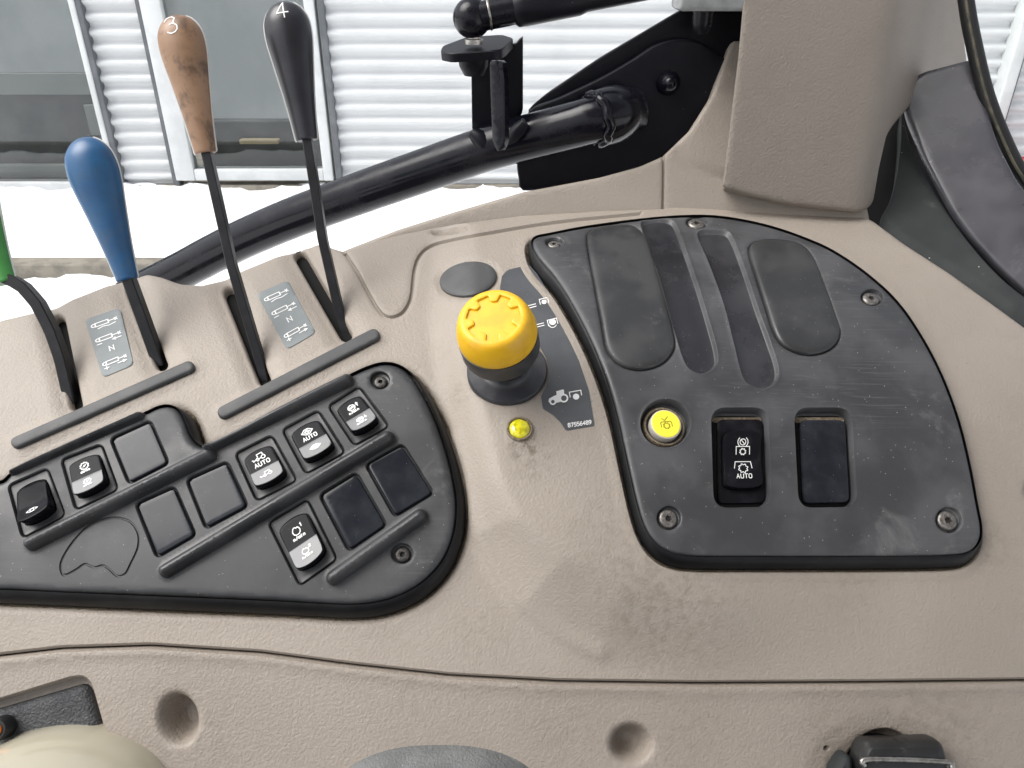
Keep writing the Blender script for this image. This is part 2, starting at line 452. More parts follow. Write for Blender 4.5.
BEIGE = mat('beige_plastic', (.300, .262, .224), .48, (.283, .246, .208), 14, 4, .42, .66, .42, bump=('leather', 640, .42, .0005), dust=((.19, .155, .12), 20, .60, .84, .35), speck=((.17, .13, .10), 130, .04))
BEIGES = mat('beige_sill_plastic', (.300, .262, .224), .48, (.283, .246, .208), 14, 4, .42, .66, .42, bump=('leather', 640, .42, .0005))
BEIGE2 = mat('beige_plastic_lower', (.278, .242, .207), .48, (.262, .227, .193), 16, 4, .4, .66, .42, bump=('leather', 640, .5, .0005), dust=((.18, .145, .11), 24, .60, .84, .35), speck=((.17, .13, .10), 130, .04))
PILLAR = mat('pillar_plastic', (.235, .205, .176), .55, (.218, .189, .162), 12, 3, .4, .65, .4, bump=('leather', 600, .55, .0005))
PANEL = mat('black_panel_plastic', (.024, .025, .027), .38, (.042, .043, .046), 30, 6, .38, .66, .5, rough2=.58, bump=('noise', 1400, .16, .0003), dust=((.15, .145, .14), 55, .55, .82, .55), streak=((.10, .10, .10), .5, .74, .25), speck=((.30, .29, .27), 420, .09))
PANEL2 = mat('worn_panel_plastic', (.040, .041, .044), .36, (.068, .069, .074), 26, 7, .36, .66, .5, rough2=.56, bump=('noise', 1300, .18, .0003), dust=((.19, .185, .18), 42, .54, .80, .6), streak=((.14, .138, .138), .5, .74, .28), speck=((.34, .33, .31), 380, .085))
SKIRTM = mat('clean_shaded_plastic', (.006, .006, .007), .42, (.010, .010, .011), 60, 4, spec=.2)  # dust-free black, with the shade of downward walls put into the colour
PADS = mat('smooth_pad_plastic', (.026, .027, .028), .36, (.042, .043, .044), 40, 6, .4, .65, .5, rough2=.5, dust=((.16, .155, .15), 70, .58, .8, .4), speck=((.28, .28, .27), 420, .07))
GREYP = mat('grey_rubber_plastic', (.060, .061, .063), .55, (.078, .079, .08), 60, 5, .4, .65, .4, bump=('noise', 1500, .15, .0003))
GLOSS = mat('gloss_black_plastic', (.008, .008, .010), .11, (.016, .016, .019), 90, 6, .45, .7, spec=.06, rough2=.26, speck=((.3, .3, .3), 600, .05))
BLANK = mat('blank_cover_plastic', (.011, .013, .018), .10, (.022, .025, .031), 70, 6, .3, .75, .26, rough2=.17, dust=((.16, .155, .15), 120, .5, .85, .12), speck=((.3, .3, .3), 520, .06))
BEZEL = mat('switch_bezel_plastic', (.030, .031, .033), .42, (.05, .05, .052), 80, 5, .4, .65, .5, dust=((.16, .15, .14), 150, .55, .8, .4))
BLACK = mat('black_rubber', (.012, .012, .013), .5, spec=.4)
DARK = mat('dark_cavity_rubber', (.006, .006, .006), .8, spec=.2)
LENS = mat('grey_switch_lens', (.15, .153, .158), .4, (.17, .173, .175), 200, 3)
WHITE = mat('white_print', (.78, .78, .77), .5)
DIM = mat('pale_print', (.62, .63, .63), .5)
SMOOTHB = mat('smooth_black_plastic', (.018, .018, .021), .24, (.034, .034, .038), 36, 6, .4, .7, .5, rough2=.36, dust=((.15, .15, .155), 60, .58, .82, .35), speck=((.3, .3, .3), 420, .07))
DECAL = mat('dark_grey_decal', (.060, .064, .070), .42, (.072, .076, .082), 60, 4, speck=((.25, .25, .25), 300, .06))
PLATE = mat('grey_label_film', (.17, .19, .197), .6, (.19, .21, .215), 80, 3)
YELLOW = mat('yellow_plastic', (.80, .46, .012), .42, (.70, .38, .012), 90, 5, .45, .7, .5, dust=((.55, .30, .02), 120, .6, .85, .5))
YELLOWB = mat('yellow_button_plastic', (.86, .78, .06), .35)
LAMPY = mat('amber_lens', (.72, .66, .02), .12, (.45, .40, .01), 400, 3, coat=.6)
PALE = mat('pale_plastic', (.50, .47, .42), .4)
OLIVE = mat('olive_print', (.19, .16, .01), .6)
PAINT = mat('black_gloss_paint', (.004, .0043, .0075), .15, (.007, .007, .011), 40, 4, .4, .7, .26, rough2=.34, bump=('noise', 260, .05, .0006))
PAINTM = mat('black_satin_paint', (.0045, .005, .0085), .42, (.007, .007, .011), 50, 5, .4, .7, .2, speck=((.18, .18, .18), 160, .04))
STEEL = mat('zinc_steel', (.45, .44, .42), .34, (.25, .23, .20), 300, 5, .4, .7, metal=1)
SCREWM = mat('dusty_screw_steel', (.16, .15, .14), .42, (.32, .30, .28), 700, 4, .4, .7, metal=.75)
SCREWB = mat('black_screw_steel', (.045, .043, .040), .45, (.10, .095, .09), 700, 4, .4, .7, metal=.6)
DIRT = mat('packed_dust', (.13, .10, .065), .9, (.24, .20, .14), 900, 5, .4, .65)
BLUE = mat('worn_blue_plastic', (.009, .068, .175), .36, (.015, .088, .205), 45, 5, .4, .7, .5, dust=((.07, .085, .10), 75, .46, .80, .5))
TAN = mat('worn_tan_plastic', (.275, .165, .098), .42, (.23, .132, .075), 50, 5, .4, .7, .5, dust=((.085, .05, .03), 70, .50, .70, .85))
BLK = mat('black_knob_plastic', (.010, .010, .014), .30, (.02, .02, .026), 40, 5, .4, .7, .5)
GREEN = mat('green_knob_plastic', (.05, .22, .05), .36, (.06, .26, .06), 45, 5)
RIM = mat('worn_knob_seam', (.55, .55, .54), .5)
RODM = mat('black_lever_steel', (.005, .005, .006), .36, (.012, .012, .014), 90, 4, spec=.35)
RUBBER = mat('weathered_rubber', (.024, .027, .028), .68, (.036, .040, .040), 22, 5, .35, .7, .25, dust=((.16, .16, .15), 40, .58, .8, .5), speck=((.4, .4, .4), 130, .06))
FENDER = mat('purple_grey_trim', (.045, .044, .052), .2, (.065, .063, .072), 18, 6, .35, .7, .45, rough2=.55, dust=((.24, .23, .25), 26, .55, .8, .5), speck=((.35, .35, .35), 150, .05))
BRASS = mat('dusty_seal_edge', (.085, .075, .05), .6, (.035, .032, .025), 120, 5)
CREAM = mat('cream_gloss_plastic', (.36, .335, .26), .14, (.32, .295, .225), 20, 3, coat=.3)
CUSHION = mat('grey_armrest_vinyl', (.115, .12, .12), .7, (.15, .155, .155), 60, 6, bump=('leather', 700, .5, .001), speck=((.3, .3, .28), 200, .06))
ORANGE = mat('orange_plastic', (.75, .22, .02), .4)
CAPB = mat('dusty_cap_plastic', (.011, .0115, .012), .36, (.02, .021, .022), 60, 5, dust=((.18, .175, .16), 130, .56, .82, .5), speck=((.35, .35, .35), 300, .06))
BOXB = mat('grained_black_plastic', (.030, .032, .036), .5, (.05, .052, .056), 60, 5, bump=('leather', 640, .7, .001))
GREYBR = mat('grey_clear_bracket', (.30, .31, .31), .25, (.22, .23, .23), 60, 4)
SNOW = mat('snow', (.88, .89, .90), .8, (.84, .85, .87), 1.2, 5, bump=('noise', 9, .35, .05))
CLAD = mat('white_cladding_steel', (.63, .645, .65), .42, (.57, .585, .59), 1.6, 5, .4, .7)
CONC = mat('old_concrete', (.25, .23, .19), .85, (.17, .155, .13), 9, 6, .4, .65, bump=('noise', 60, .4, .01))
FRAMEM = mat('pale_window_frame', (.62, .64, .64), .45, (.55, .57, .57), 5, 4)
FRAMED = mat('dark_flashing', (.10, .11, .12), .5, (.14, .15, .16), 6, 4)
ROOMW = mat('interior_wall_paint', (.33, .345, .33), .8, (.28, .30, .29), 1.4, 4, .4, .7)
ROOMD = mat('dark_reflection_tone', (.045, .05, .055), .6, (.08, .085, .09), 4, 5, .4, .7)  # dark tone imitating what the building windows reflect
REFLPALE = mat('pale_reflection_tone', (.47, .49, .49), .8, (.57, .585, .58), 1.8, 5, .4, .65)  # pale tone imitating what the building windows reflect
WOODM = mat('pale_shelf_wood', (.48, .38, .22), .6)
REDM = mat('red_painted_steel', (.50, .06, .08), .45, (.44, .06, .07), 8, 4)
def glass_mat(name, tint, refl):
    mt = bpy.data.materials.new(name); mt.use_nodes = True; nt = mt.node_tree; nt.nodes.clear(); L = nt.links
    o = nt.nodes.new('ShaderNodeOutputMaterial'); mx = nt.nodes.new('ShaderNodeMixShader'); tr = nt.nodes.new('ShaderNodeBsdfTransparent'); gl = nt.nodes.new('ShaderNodeBsdfGlossy')
    fr = nt.nodes.new('ShaderNodeFresnel'); fr.inputs['IOR'].default_value = refl; gl.inputs['Roughness'].default_value = .02
    tr.inputs['Color'].default_value = (*tint, 1)
    L.new(fr.outputs[0], mx.inputs[0]); L.new(tr.outputs[0], mx.inputs[1]); L.new(gl.outputs[0], mx.inputs[2]); L.new(mx.outputs[0], o.inputs[0]); return mt
GLASS = glass_mat('window_glass', (.90, .92, .92), 1.5)

HP = 8.5; HR = 6.0
M_LP = raised_map(M_FLAT, HP); M_RP = raised_map(M_POD, HR)
# ================================================================== SIDE CONSOLE
SEAM_LOW = [(-420, 712), (-80, 663), (0, 655), (60, 648), (150, 645), (260, 652), (350, 664), (450, 675), (560, 681), (700, 683), (860, 682), (1024, 680), (1110, 679)]
deck_loop = np.array([(-420, 500), (-80, 352), (-20, 328), (0, 319), (30, 312), (56, 304), (94, 289), (128, 276), (146, 272.5), (161, 275.5), (180, 282.5), (202, 284), (225, 276), (262, 261), (300, 245), (320, 242), (343, 250),
    (366, 241.5), (404, 232), (456, 222), (520, 214), (600, 209), (663, 207), (700, 200), (740, 194), (800, 200), (860, 213), (874, 219.5), (905, 242.5), (950, 271.5), (1000, 307.5), (1040, 337), (1110, 385)] + SEAM_LOW[::-1], float)
deck_loop = resample(deck_loop, 4)
LP = chaikin([(-70, 486), (-20, 484), (2, 480), (6, 474), (16, 468), (60, 448), (142, 412), (160, 403), (174, 404), (183, 414), (190, 434), (197, 443), (206, 445), (225, 438), (280, 408), (337, 379), (372, 362), (392, 360), (408, 368), (420, 384),
    (436, 416), (450, 457), (457, 490), (458, 515), (454, 540), (442, 566), (418, 589), (386, 603), (352, 607), (300, 604), (262, 602), (112, 596), (0, 591), (-70, 589)], 2)
RP = chaikin([(531, 238), (536, 234), (546, 232.5), (582, 225), (650, 216), (700, 213), (734, 216), (775, 225), (816, 240), (838, 251), (866, 270), (896, 296), (918, 326), (941, 367), (960, 416), (972, 465), (979, 505), (984, 528), (982, 542), (973, 553), (956, 557),
    (860, 558), (760, 558), (694, 558), (674, 555), (658, 547), (646, 532), (638, 511), (627, 463), (616, 410), (600, 362), (581, 320), (557, 279), (537, 257), (531, 246)], 2)
SLOTS = [((57, 318), (74, 403), 5.5), ((131, 288), (160, 362), 5.5), ((229, 290), (263, 377), 6), ((300, 253), (345, 332), 6)]
SEAM_UP = catmull([(345, 253), (357, 271), (368, 292), (379, 310), (388, 316.5), (398, 315), (405, 309), (411, 296), (414, 271), (419, 256), (430, 246), (450, 240), (487, 233), (555, 222), (640, 213.5)], 6, False)
STRIPS = [((19, 444), (190, 369), 6), ((225, 414), (374, 337.5), 6.5)]
def flare(loop, down, left, right, up):
    lo = resample(loop, 3); n = offset(lo, 1.0) - lo
    for _ in range(6): n = (np.roll(n, 1, 0) + n + np.roll(n, -1, 0)) / 3
    n /= np.linalg.norm(n, axis=1)[:, None]
    a = down * np.clip(n[:, 1], 0, 1) ** 2 + up * np.clip(-n[:, 1], 0, 1) ** 2 + left * np.clip(-n[:, 0], 0, 1) ** 2 + right * np.clip(n[:, 0], 0, 1) ** 2
    return lo, n * a[:, None]
LSK = flare(LP, 12, 3, 7, 1); RSK = flare(RP, 10, 2.5, 1.2, .6)
LPB = resample(project(M_LP(LSK[0] + LSK[1], np.zeros(len(LSK[0])))), 3); RPB = resample(project(M_RP(RSK[0] + RSK[1], np.zeros(len(RSK[0])))), 3)
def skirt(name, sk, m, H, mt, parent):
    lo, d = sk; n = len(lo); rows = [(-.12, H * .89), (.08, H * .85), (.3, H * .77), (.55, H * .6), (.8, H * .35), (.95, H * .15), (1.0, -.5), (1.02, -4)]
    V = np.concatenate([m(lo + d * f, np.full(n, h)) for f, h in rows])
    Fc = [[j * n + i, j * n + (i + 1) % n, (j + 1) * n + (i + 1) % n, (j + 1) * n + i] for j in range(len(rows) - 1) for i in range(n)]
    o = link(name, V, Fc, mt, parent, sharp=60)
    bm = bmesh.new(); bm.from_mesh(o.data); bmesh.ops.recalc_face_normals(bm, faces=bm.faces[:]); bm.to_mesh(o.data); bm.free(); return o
fe = [feat(LPB, [(-6, -4), (0, -4), (1.5, -2.5), (4, -.8), (8, 0)]),
      feat(RPB, [(-6, -3.6), (1.0, -3.6), (2.0, -2.4), (3.0, -.2), (4.3, .5), (8, .5), (14, 0)]),
      feat(SEAM_UP, [(0, -2.6), (1.0, -2.4), (1.9, -.5), (4, 0)], line=True),
      feat(ellipse(507, 369, 42.5, 35), [(-6, -1.6), (0, -1.2), (3, 0)]),
      feat(ellipse(519.5, 430, 13, 12), [(-3, 1.2), (0, 1.0), (5, .5), (16, 0)]),
      feat(ellipse(468, 279, 31, 18.5, -10), [(-5, -1.5), (0, -1.0), (2.5, 0)]),
      feat(catmull([(452, 440), (464, 490), (480, 535), (500, 572), (526, 606), (560, 634), (600, 654)], 6, False), [(0, 1.5), (4, 1.2), (9, .4), (15, 0)], line=True),
      feat(ellipse(450, 229.5, 20, 4.5, -8), [(-4, -5), (-1, -1.6), (1, 0)]),
      feat(ellipse(1034, 490, 9, 14), [(-6, -5), (0, -.8), (4, 0)])]
for a, b, r in SLOTS:
    fe.append(feat(capsule(a, b, r), [(0, -3.2), (.8, -1.2), (2, -.3), (3.5, 0)], hole=True))
    fe.append(feat([a, b], [(0, -2.2), (11, -2.0), (17, -.8), (24, 0)], line=True))
for a, b, r in STRIPS:
    fe.append(feat([a, b], [(0, .8), (8, .8), (12, 0)], line=True))
b0 = M_POD(np.array([[520., 680.]]), np.array([-30.]))[0]
console = thing('side_console', b0, 'beige grained moulded side console carrying the levers and both black switch panels', 'console')
deck = sheet('console_top', deck_loop, M_POD, BEIGE, console, spacing=4, feats=fe, base=[(0, -2.5), (1, -.9), (3, 0)], skirt=-9)
low_loop = resample(np.array([(u, v + 1.1) for u, v in SEAM_LOW] + [(1110, 850), (-420, 850)], float), 4)
fl = [feat(ellipse(178, 719, 20, 26, -8), [(-15, -17), (-9, -14), (-4, -7), (-1, -2.2), (1.5, -.5), (4, 0)]),
      feat(ellipse(631, 744, 21.5, 20, 0), [(-15, -15), (-9, -12.5), (-4, -6.5), (-1, -2), (1.5, -.5), (4, 0)]),
      feat(rounded([(-120, 738), (72, 679), (84, 678), (90, 686), (112, 764), (112, 840), (-120, 840)], 6), [(-3, -7), (0, -6), (1.5, -1), (3.5, 0)]),
      feat(ellipse(882, 790, 62, 62), [(-24, -5), (-12, -2.2), (0, -.8), (18, 0)]),
      feat(ellipse(827, 748.5, 3, 2.6, n=16), [(-1.2, -3.5), (0, -1), (.9, 0)]),
      feat(ellipse(885, 774, 37, 44), [(-3, -9), (0, -8), (1, -.6), (2.5, 0)])]
sheet('lower_panel', low_loop, M_POD, BEIGE2, console, spacing=4, feats=fl, base=[(0, -3.5), (1.2, -1), (3.2, .6), (6.5, 1.0), (12, .3), (18, 0)], skirt=-9)
seam = [(u, v + .5) for u, v in SEAM_LOW]
sheet('seam_gasket', resample(np.concatenate([offset(np.array(seam), 5, False), offset(np.array(seam), -5, False)[::-1]]), 5), M_POD, DARK, console, spacing=5, hfun=lambda q: np.full(len(q), -5.0))
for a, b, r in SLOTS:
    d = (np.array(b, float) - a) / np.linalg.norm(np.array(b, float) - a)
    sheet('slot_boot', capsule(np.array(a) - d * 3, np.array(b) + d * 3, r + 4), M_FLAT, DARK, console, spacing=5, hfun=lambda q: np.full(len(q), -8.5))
for a, b, r in STRIPS:
    sheet('rubber_strip', capsule(a, b, r), M_FLAT, GREYP, console, spacing=3, base=[(0, .6), (.4, 2.4), (1.2, 3.2), (2.4, 3.5)], skirt=-.5)
sheet('round_plug', ellipse(468, 279, 29, 17, -10, 64), M_POD, GREYP, console, spacing=3, base=[(0, -1), (.4, .4), (1.5, .9), (5, 1.2)], skirt=-2)

def crumb_ring(loop, a, b, h0, h1, parent):
    lo = resample(loop, 2.5); n = len(lo); k = np.random.rand(n, 1)
    L0 = np.array([offset(lo, a)[i] for i in range(n)]); L1 = lo + (offset(lo, b) - lo) * (.25 + .75 * k)
    V = np.concatenate([M_POD(L0, np.full(n, h0)), M_POD(L1, np.full(n, h1))])
    return link('packed_dust', V, [[i, (i + 1) % n, n + (i + 1) % n, n + i] for i in range(n)], DIRT, parent)
crumb_ring(RPB, -.5, 2.6, -2.9, -1.0, console); crumb_ring(LPB, -.5, 3.2, -3.0, -.9, console)
def stains(mt, obj_base, spots, col):
    nt = mt.node_tree; N = nt.nodes; L = nt.links; b = N['Principled BSDF']; tc = N['Texture Coordinate']
    src = b.inputs['Base Color'].links[0].from_socket
    nz = N.new('ShaderNodeTexNoise'); nz.inputs['Scale'].default_value = 210; nz.inputs['Detail'].default_value = 8; nz.inputs['Roughness'].default_value = .7; L.new(tc.outputs['Object'], nz.inputs['Vector'])
    for u, v, r, am in spots:
        p = M_POD(np.array([[u, v]], float), np.array([0.]))[0] - obj_base
        d = N.new('ShaderNodeVectorMath'); d.operation = 'DISTANCE'; d.inputs[1].default_value = p.tolist(); L.new(tc.outputs['Object'], d.inputs[0])
        m1 = N.new('ShaderNodeMapRange'); m1.interpolation_type = 'SMOOTHSTEP'; m1.inputs['From Min'].default_value = r * .00058; m1.inputs['From Max'].default_value = 0; L.new(d.outputs['Value'], m1.inputs['Value'])
        m2 = N.new('ShaderNodeMapRange'); m2.interpolation_type = 'SMOOTHSTEP'; m2.inputs['From Min'].default_value = .40; m2.inputs['From Max'].default_value = .68; L.new(nz.outputs['Fac'], m2.inputs['Value'])
        mu = N.new('ShaderNodeMath'); mu.operation = 'MULTIPLY'; L.new(m1.outputs[0], mu.inputs[0]); L.new(m2.outputs[0], mu.inputs[1])
        ma = N.new('ShaderNodeMath'); ma.operation = 'MULTIPLY'; ma.inputs[1].default_value = am * .75; L.new(mu.outputs[0], ma.inputs[0])
        mx = N.new('ShaderNodeMix'); mx.data_type = 'RGBA'; mx.inputs['B'].default_value = (*col, 1); L.new(ma.outputs[0], mx.inputs['Factor']); L.new(src, mx.inputs['A']); src = mx.outputs['Result']
    L.new(src, b.inputs['Base Color'])
stains(BEIGE, b0, [(524, 446, 20, 1.9), (532, 460, 34, .6), (690, 600, 85, .42), (630, 560, 85, .30), (590, 530, 70, .22), (480, 640, 60, .3), (458, 395, 26, .5), (380, 632, 40, .3), (985, 545, 40, .5), (650, 640, 90, .28), (840, 585, 60, .25), (440, 350, 30, .3), (60, 452, 50, .25), (205, 460, 24, .6)], (.13, .105, .075))
stains(BEIGE2, b0, [(170, 700, 60, .4), (200, 745, 70, .35), (560, 715, 70, .25), (830, 745, 50, .5), (910, 720, 60, .4), (420, 690, 80, .25), (700, 730, 80, .25), (960, 740, 60, .4)], (.12, .10, .075))
# lever label plates
def cyl_symbol(kind):
    s = [[(-4.2, -1.1), (1.6, -1.1), (1.6, 1.1), (-4.2, 1.1), (-4.2, -1.1)], [(1.6, 0), (4.6, 0)], arc(-5, 0, .9), [(4.6, -.8), (5.4, .8)], [(4.4, .7), (5.6, -.7)]]
    if kind == 0: s += [[(-3.5, -2.8), (-1, -2.2), (1.5, -2.8), (4.5, -2.2)]]
    if kind == 1: s += [[(5.5, -2.6), (1.5, -2.6)], [(2.8, -1.9), (1.5, -2.6), (2.8, -3.3)], [(-5.8, -2.8), (-3.6, -2.8)]]
    if kind == 2: s += [[(1.0, -2.6), (5, -2.6)], [(3.7, -1.9), (5, -2.6), (3.7, -3.3)], [(-5.6, -2.9), (-3.4, -2.9)], [(-4.5, -1.9), (-4.5, -3.9)]]
    return s
for q in ([(85, 320), (120, 308), (134, 365), (103, 378)], [(256.5, 294), (288, 280.5), (316, 333), (287, 350)]):
    m, W, L, fr = quad_frame(M_FLAT, q, .25); Q4 = np.array(q, float)
    def m(ab, h, W=W, L=L, Q4=Q4):
        ab = np.asarray(ab, float); a = (ab[:, :1] / W + .5); b = (ab[:, 1:2] / L + .5)
        return M_FLAT((Q4[3] * (1 - a) + Q4[2] * a) * (1 - b) + (Q4[0] * (1 - a) + Q4[1] * a) * b, np.asarray(h, float) + .3)
    pl = sheet('label_plate', rounded([(-W / 2, -L / 2), (W / 2, -L / 2), (W / 2, L / 2), (-W / 2, L / 2)], 3.2), m, PLATE, console, spacing=2, base=[(0, 0), (.15, .12)], skirt=-1.2)
    k = W / 15.5
    st = xf(cyl_symbol(0), k, 0, L * .35) + xf(cyl_symbol(1), k, 0, L * .1) + text('N', 0, -L * .1, 3.0 * k) + xf(cyl_symbol(2), k, 0, -L * .31)
    marks('printed_symbol', m, st, .62, WHITE, pl, h=.2)

# PTO decal
dec = resample(np.array([(500, 288), (502, 276), (508, 270), (529, 265), (537, 274), (545, 287), (560, 315), (576, 352), (589, 391), (594.5, 426), (566, 431), (561, 423), (553, 415), (543, 409), (541, 396), (547, 385), (549, 370), (546, 357), (538, 344), (522, 330), (505, 310)], float), 2)
dc = sheet('printed_decal', dec, M_POD, DECAL, console, spacing=3, hfun=lambda q: np.full(len(q), .22), skirt=-.2)
def flip(st): return [[(x, -y) for x, y in s] for s in st]
def pix(st, s, cx, cy, rot): return xf(flip(st), s, cx, cy, rot)
br = [[(-5, -3), (-5, 3), (5, 3), (5, -3)]]
st = pix([[(-4, 1.2), (4, 1.2)], [(-4, -1.2), (4, -1.2)]], 1.0, 532, 306.5, -14) + pix([[(-4, 1.2), (4, 1.2)], [(-4, -1.2), (4, -1.2)]], 1.0, 540, 325.5, -14)
st += pix(br, .86, 544, 301.5, -14) + pix(br, .95, 552.5, 322.5, -14) + [arc(552.5, 324, 4.0, 20, 160, 12)]
marks('printed_symbol', M_POD, st, .8, WHITE, dc, h=.4, fills=[ellipse(544, 302.5, 2.5, 2.2, n=20), ellipse(552.5, 322.5, 3.4, 3, n=20)])
marks('printed_number', M_POD, pix(text('87556489', 0, 0, 3.7, w=.84), 1, 579.5, 424.0, -8), .8, WHITE, dc, h=.4)
st = pix([[(-5.8, -2), (-5.8, 3), (5.8, 3), (5.8, -2)]], 1.0, 575.5, 394.5, -10)
trac = np.array([(548.5, 402), (549, 399), (553.5, 396.5), (556.5, 395.3), (556.5, 393), (556, 391.8), (562.5, 389.8), (564, 390.4), (564, 394), (567.5, 396), (566, 401), (557, 403), (551, 404.5)], float)
fills = [ellipse(576, 397, 3.2, 3, n=20), trac]
pm = marks('printed_symbol', M_POD, st, .95, WHITE, dc, h=.4, fills=fills)
wh = MB()
for cx, cy, r in ((552.8, 402.3, 2.6), (563.8, 398.8, 3.6)):
    ribbon(wh, M_POD, arc(cx, cy, r), 1.6, .75)
wh.build('printed_wheels', WHITE, dc, smooth_=False)
wh = MB()
for cx, cy, r in ((552.8, 402.3, 1.9), (563.8, 398.8, 2.9)): disc(wh, M_POD, ellipse(cx, cy, r, r, n=20), .68)
wh.build('printed_hub', DECAL, dc, smooth_=False)

# ------------------------------------------------------------------ screws
def screw(parent, m, uv, rpx, mt, h=0.0, ratio=1.0):
    p = m(np.array([uv], float), np.array([float(h)]))[0]; pu = m(np.array([[uv[0] + 1, uv[1]]], float), np.array([float(h)]))[0]
    n = m(np.array([uv], float), np.array([h + 1.]))[0] - p; n /= np.linalg.norm(n); ex = pu - p; ex -= n * (ex @ n); s = np.linalg.norm(ex) * 1000; ex /= np.linalg.norm(ex); ey = np.cross(n, ex)
    fm = frame_map(p, ex, ey, n); R = rpx * s
    star = np.array([(R * (.42 if i % 2 else .27) * math.cos(math.pi * i / 6 + .2), R * (.42 if i % 2 else .27) * math.sin(math.pi * i / 6 + .2)) for i in range(12)])
    return sheet('screw', ellipse(0, 0, R, R, n=40), fm, mt, parent, spacing=R * .16, base=[(0, 0), (R * .05, R * .22), (R * .18, R * .36), (R * .4, R * .42)], feats=[feat(chaikin(star, 2), [(-R * .06, -R * .5), (0, -.02)])], skirt=-2.5)

# ------------------------------------------------------------------ switch symbols (millimetre frames, y up)
def sym_gear_axle(k): return xf([gear(0, 1.2, 2.3, 10, .22), [(-1, .6), (0, 1.8), (0, .8), (1.1, 1.9)], [(-2.4, -3), (2.4, -2.8)], arc(-2.4, -3, .5, n=10), arc(2.4, -2.8, .5, n=10), [(-1, -2.2), (-1, -3.6)], [(1, -2.1), (1, -3.5)]], k)
def sym_tractor(k): return xf([[(-4, -1.4), (-2.4, -.6), (-1, .2), (-1, 2.2), (2, 2.4), (2.4, .6), (3, -.4)], arc(2, -.6, 1.1, n=14), arc(-1.4, -1.1, .7, n=12), [(-4.4, -.2), (-3.2, -1.2)], [(-.6, -.9), (.9, -.7)]], k)
def sym_difflock(k): return xf([arc(0, 0, 1.2, n=14), [(-1.2, 1.9), (1.2, 1.9), (3.6, 0), (1.2, -1.9), (-1.2, -1.9), (-3.6, 0), (-1.2, 1.9)], [(-2.2, 0), (-1.2, 0)], [(1.2, 0), (2.2, 0)], [(-.4, .4), (.4, -.4)]], k)
def sym_rpm(k, arrow): return xf([[(2.7 * math.cos(math.radians(a)), 2.3 * math.sin(math.radians(a))) for a in range(0, 361, 45)]] + text('AUTO', 0, 0, 1.4) + ([[(4.3, -1), (4.3, 1.8)], [(3.5, .8), (4.3, 1.9), (5.1, .8)]] if arrow > 0 else [[(4.3, 1.8), (4.3, -.8)], [(3.5, 0), (4.3, -1), (5.1, 0)]]) + text('n/min', 0, -3.7, 1.6), k)
def sym_engine(k, d): return xf([[(-1.2, 2.2), (-1.9, 1.2), (-2.3, 0), (-1.9, -1.4), (-.8, -2.2), (.8, -2.2), (1.9, -1.4), (2.3, 0), (1.9, 1.2), (1.2, 2.0), (.5, 1.7), (-.4, 2.4), (-1.2, 2.2)]] + text(d, 3.6, 2.2, 1.9) + text('n/min', .2, -3.9, 1.6), k)
def sym_axle_lock(k): return xf([[(-3.4, 0), (-1.9, .9)], [(-3.4, 0), (-1.9, -.9)], [(3.4, 0), (1.9, .9)], [(3.4, 0), (1.9, -.9)], arc(0, 0, 1.2, n=14), [(-1.4, 1.4), (1.4, 1.4)], [(-1.4, -1.4), (1.4, -1.4)]], k)

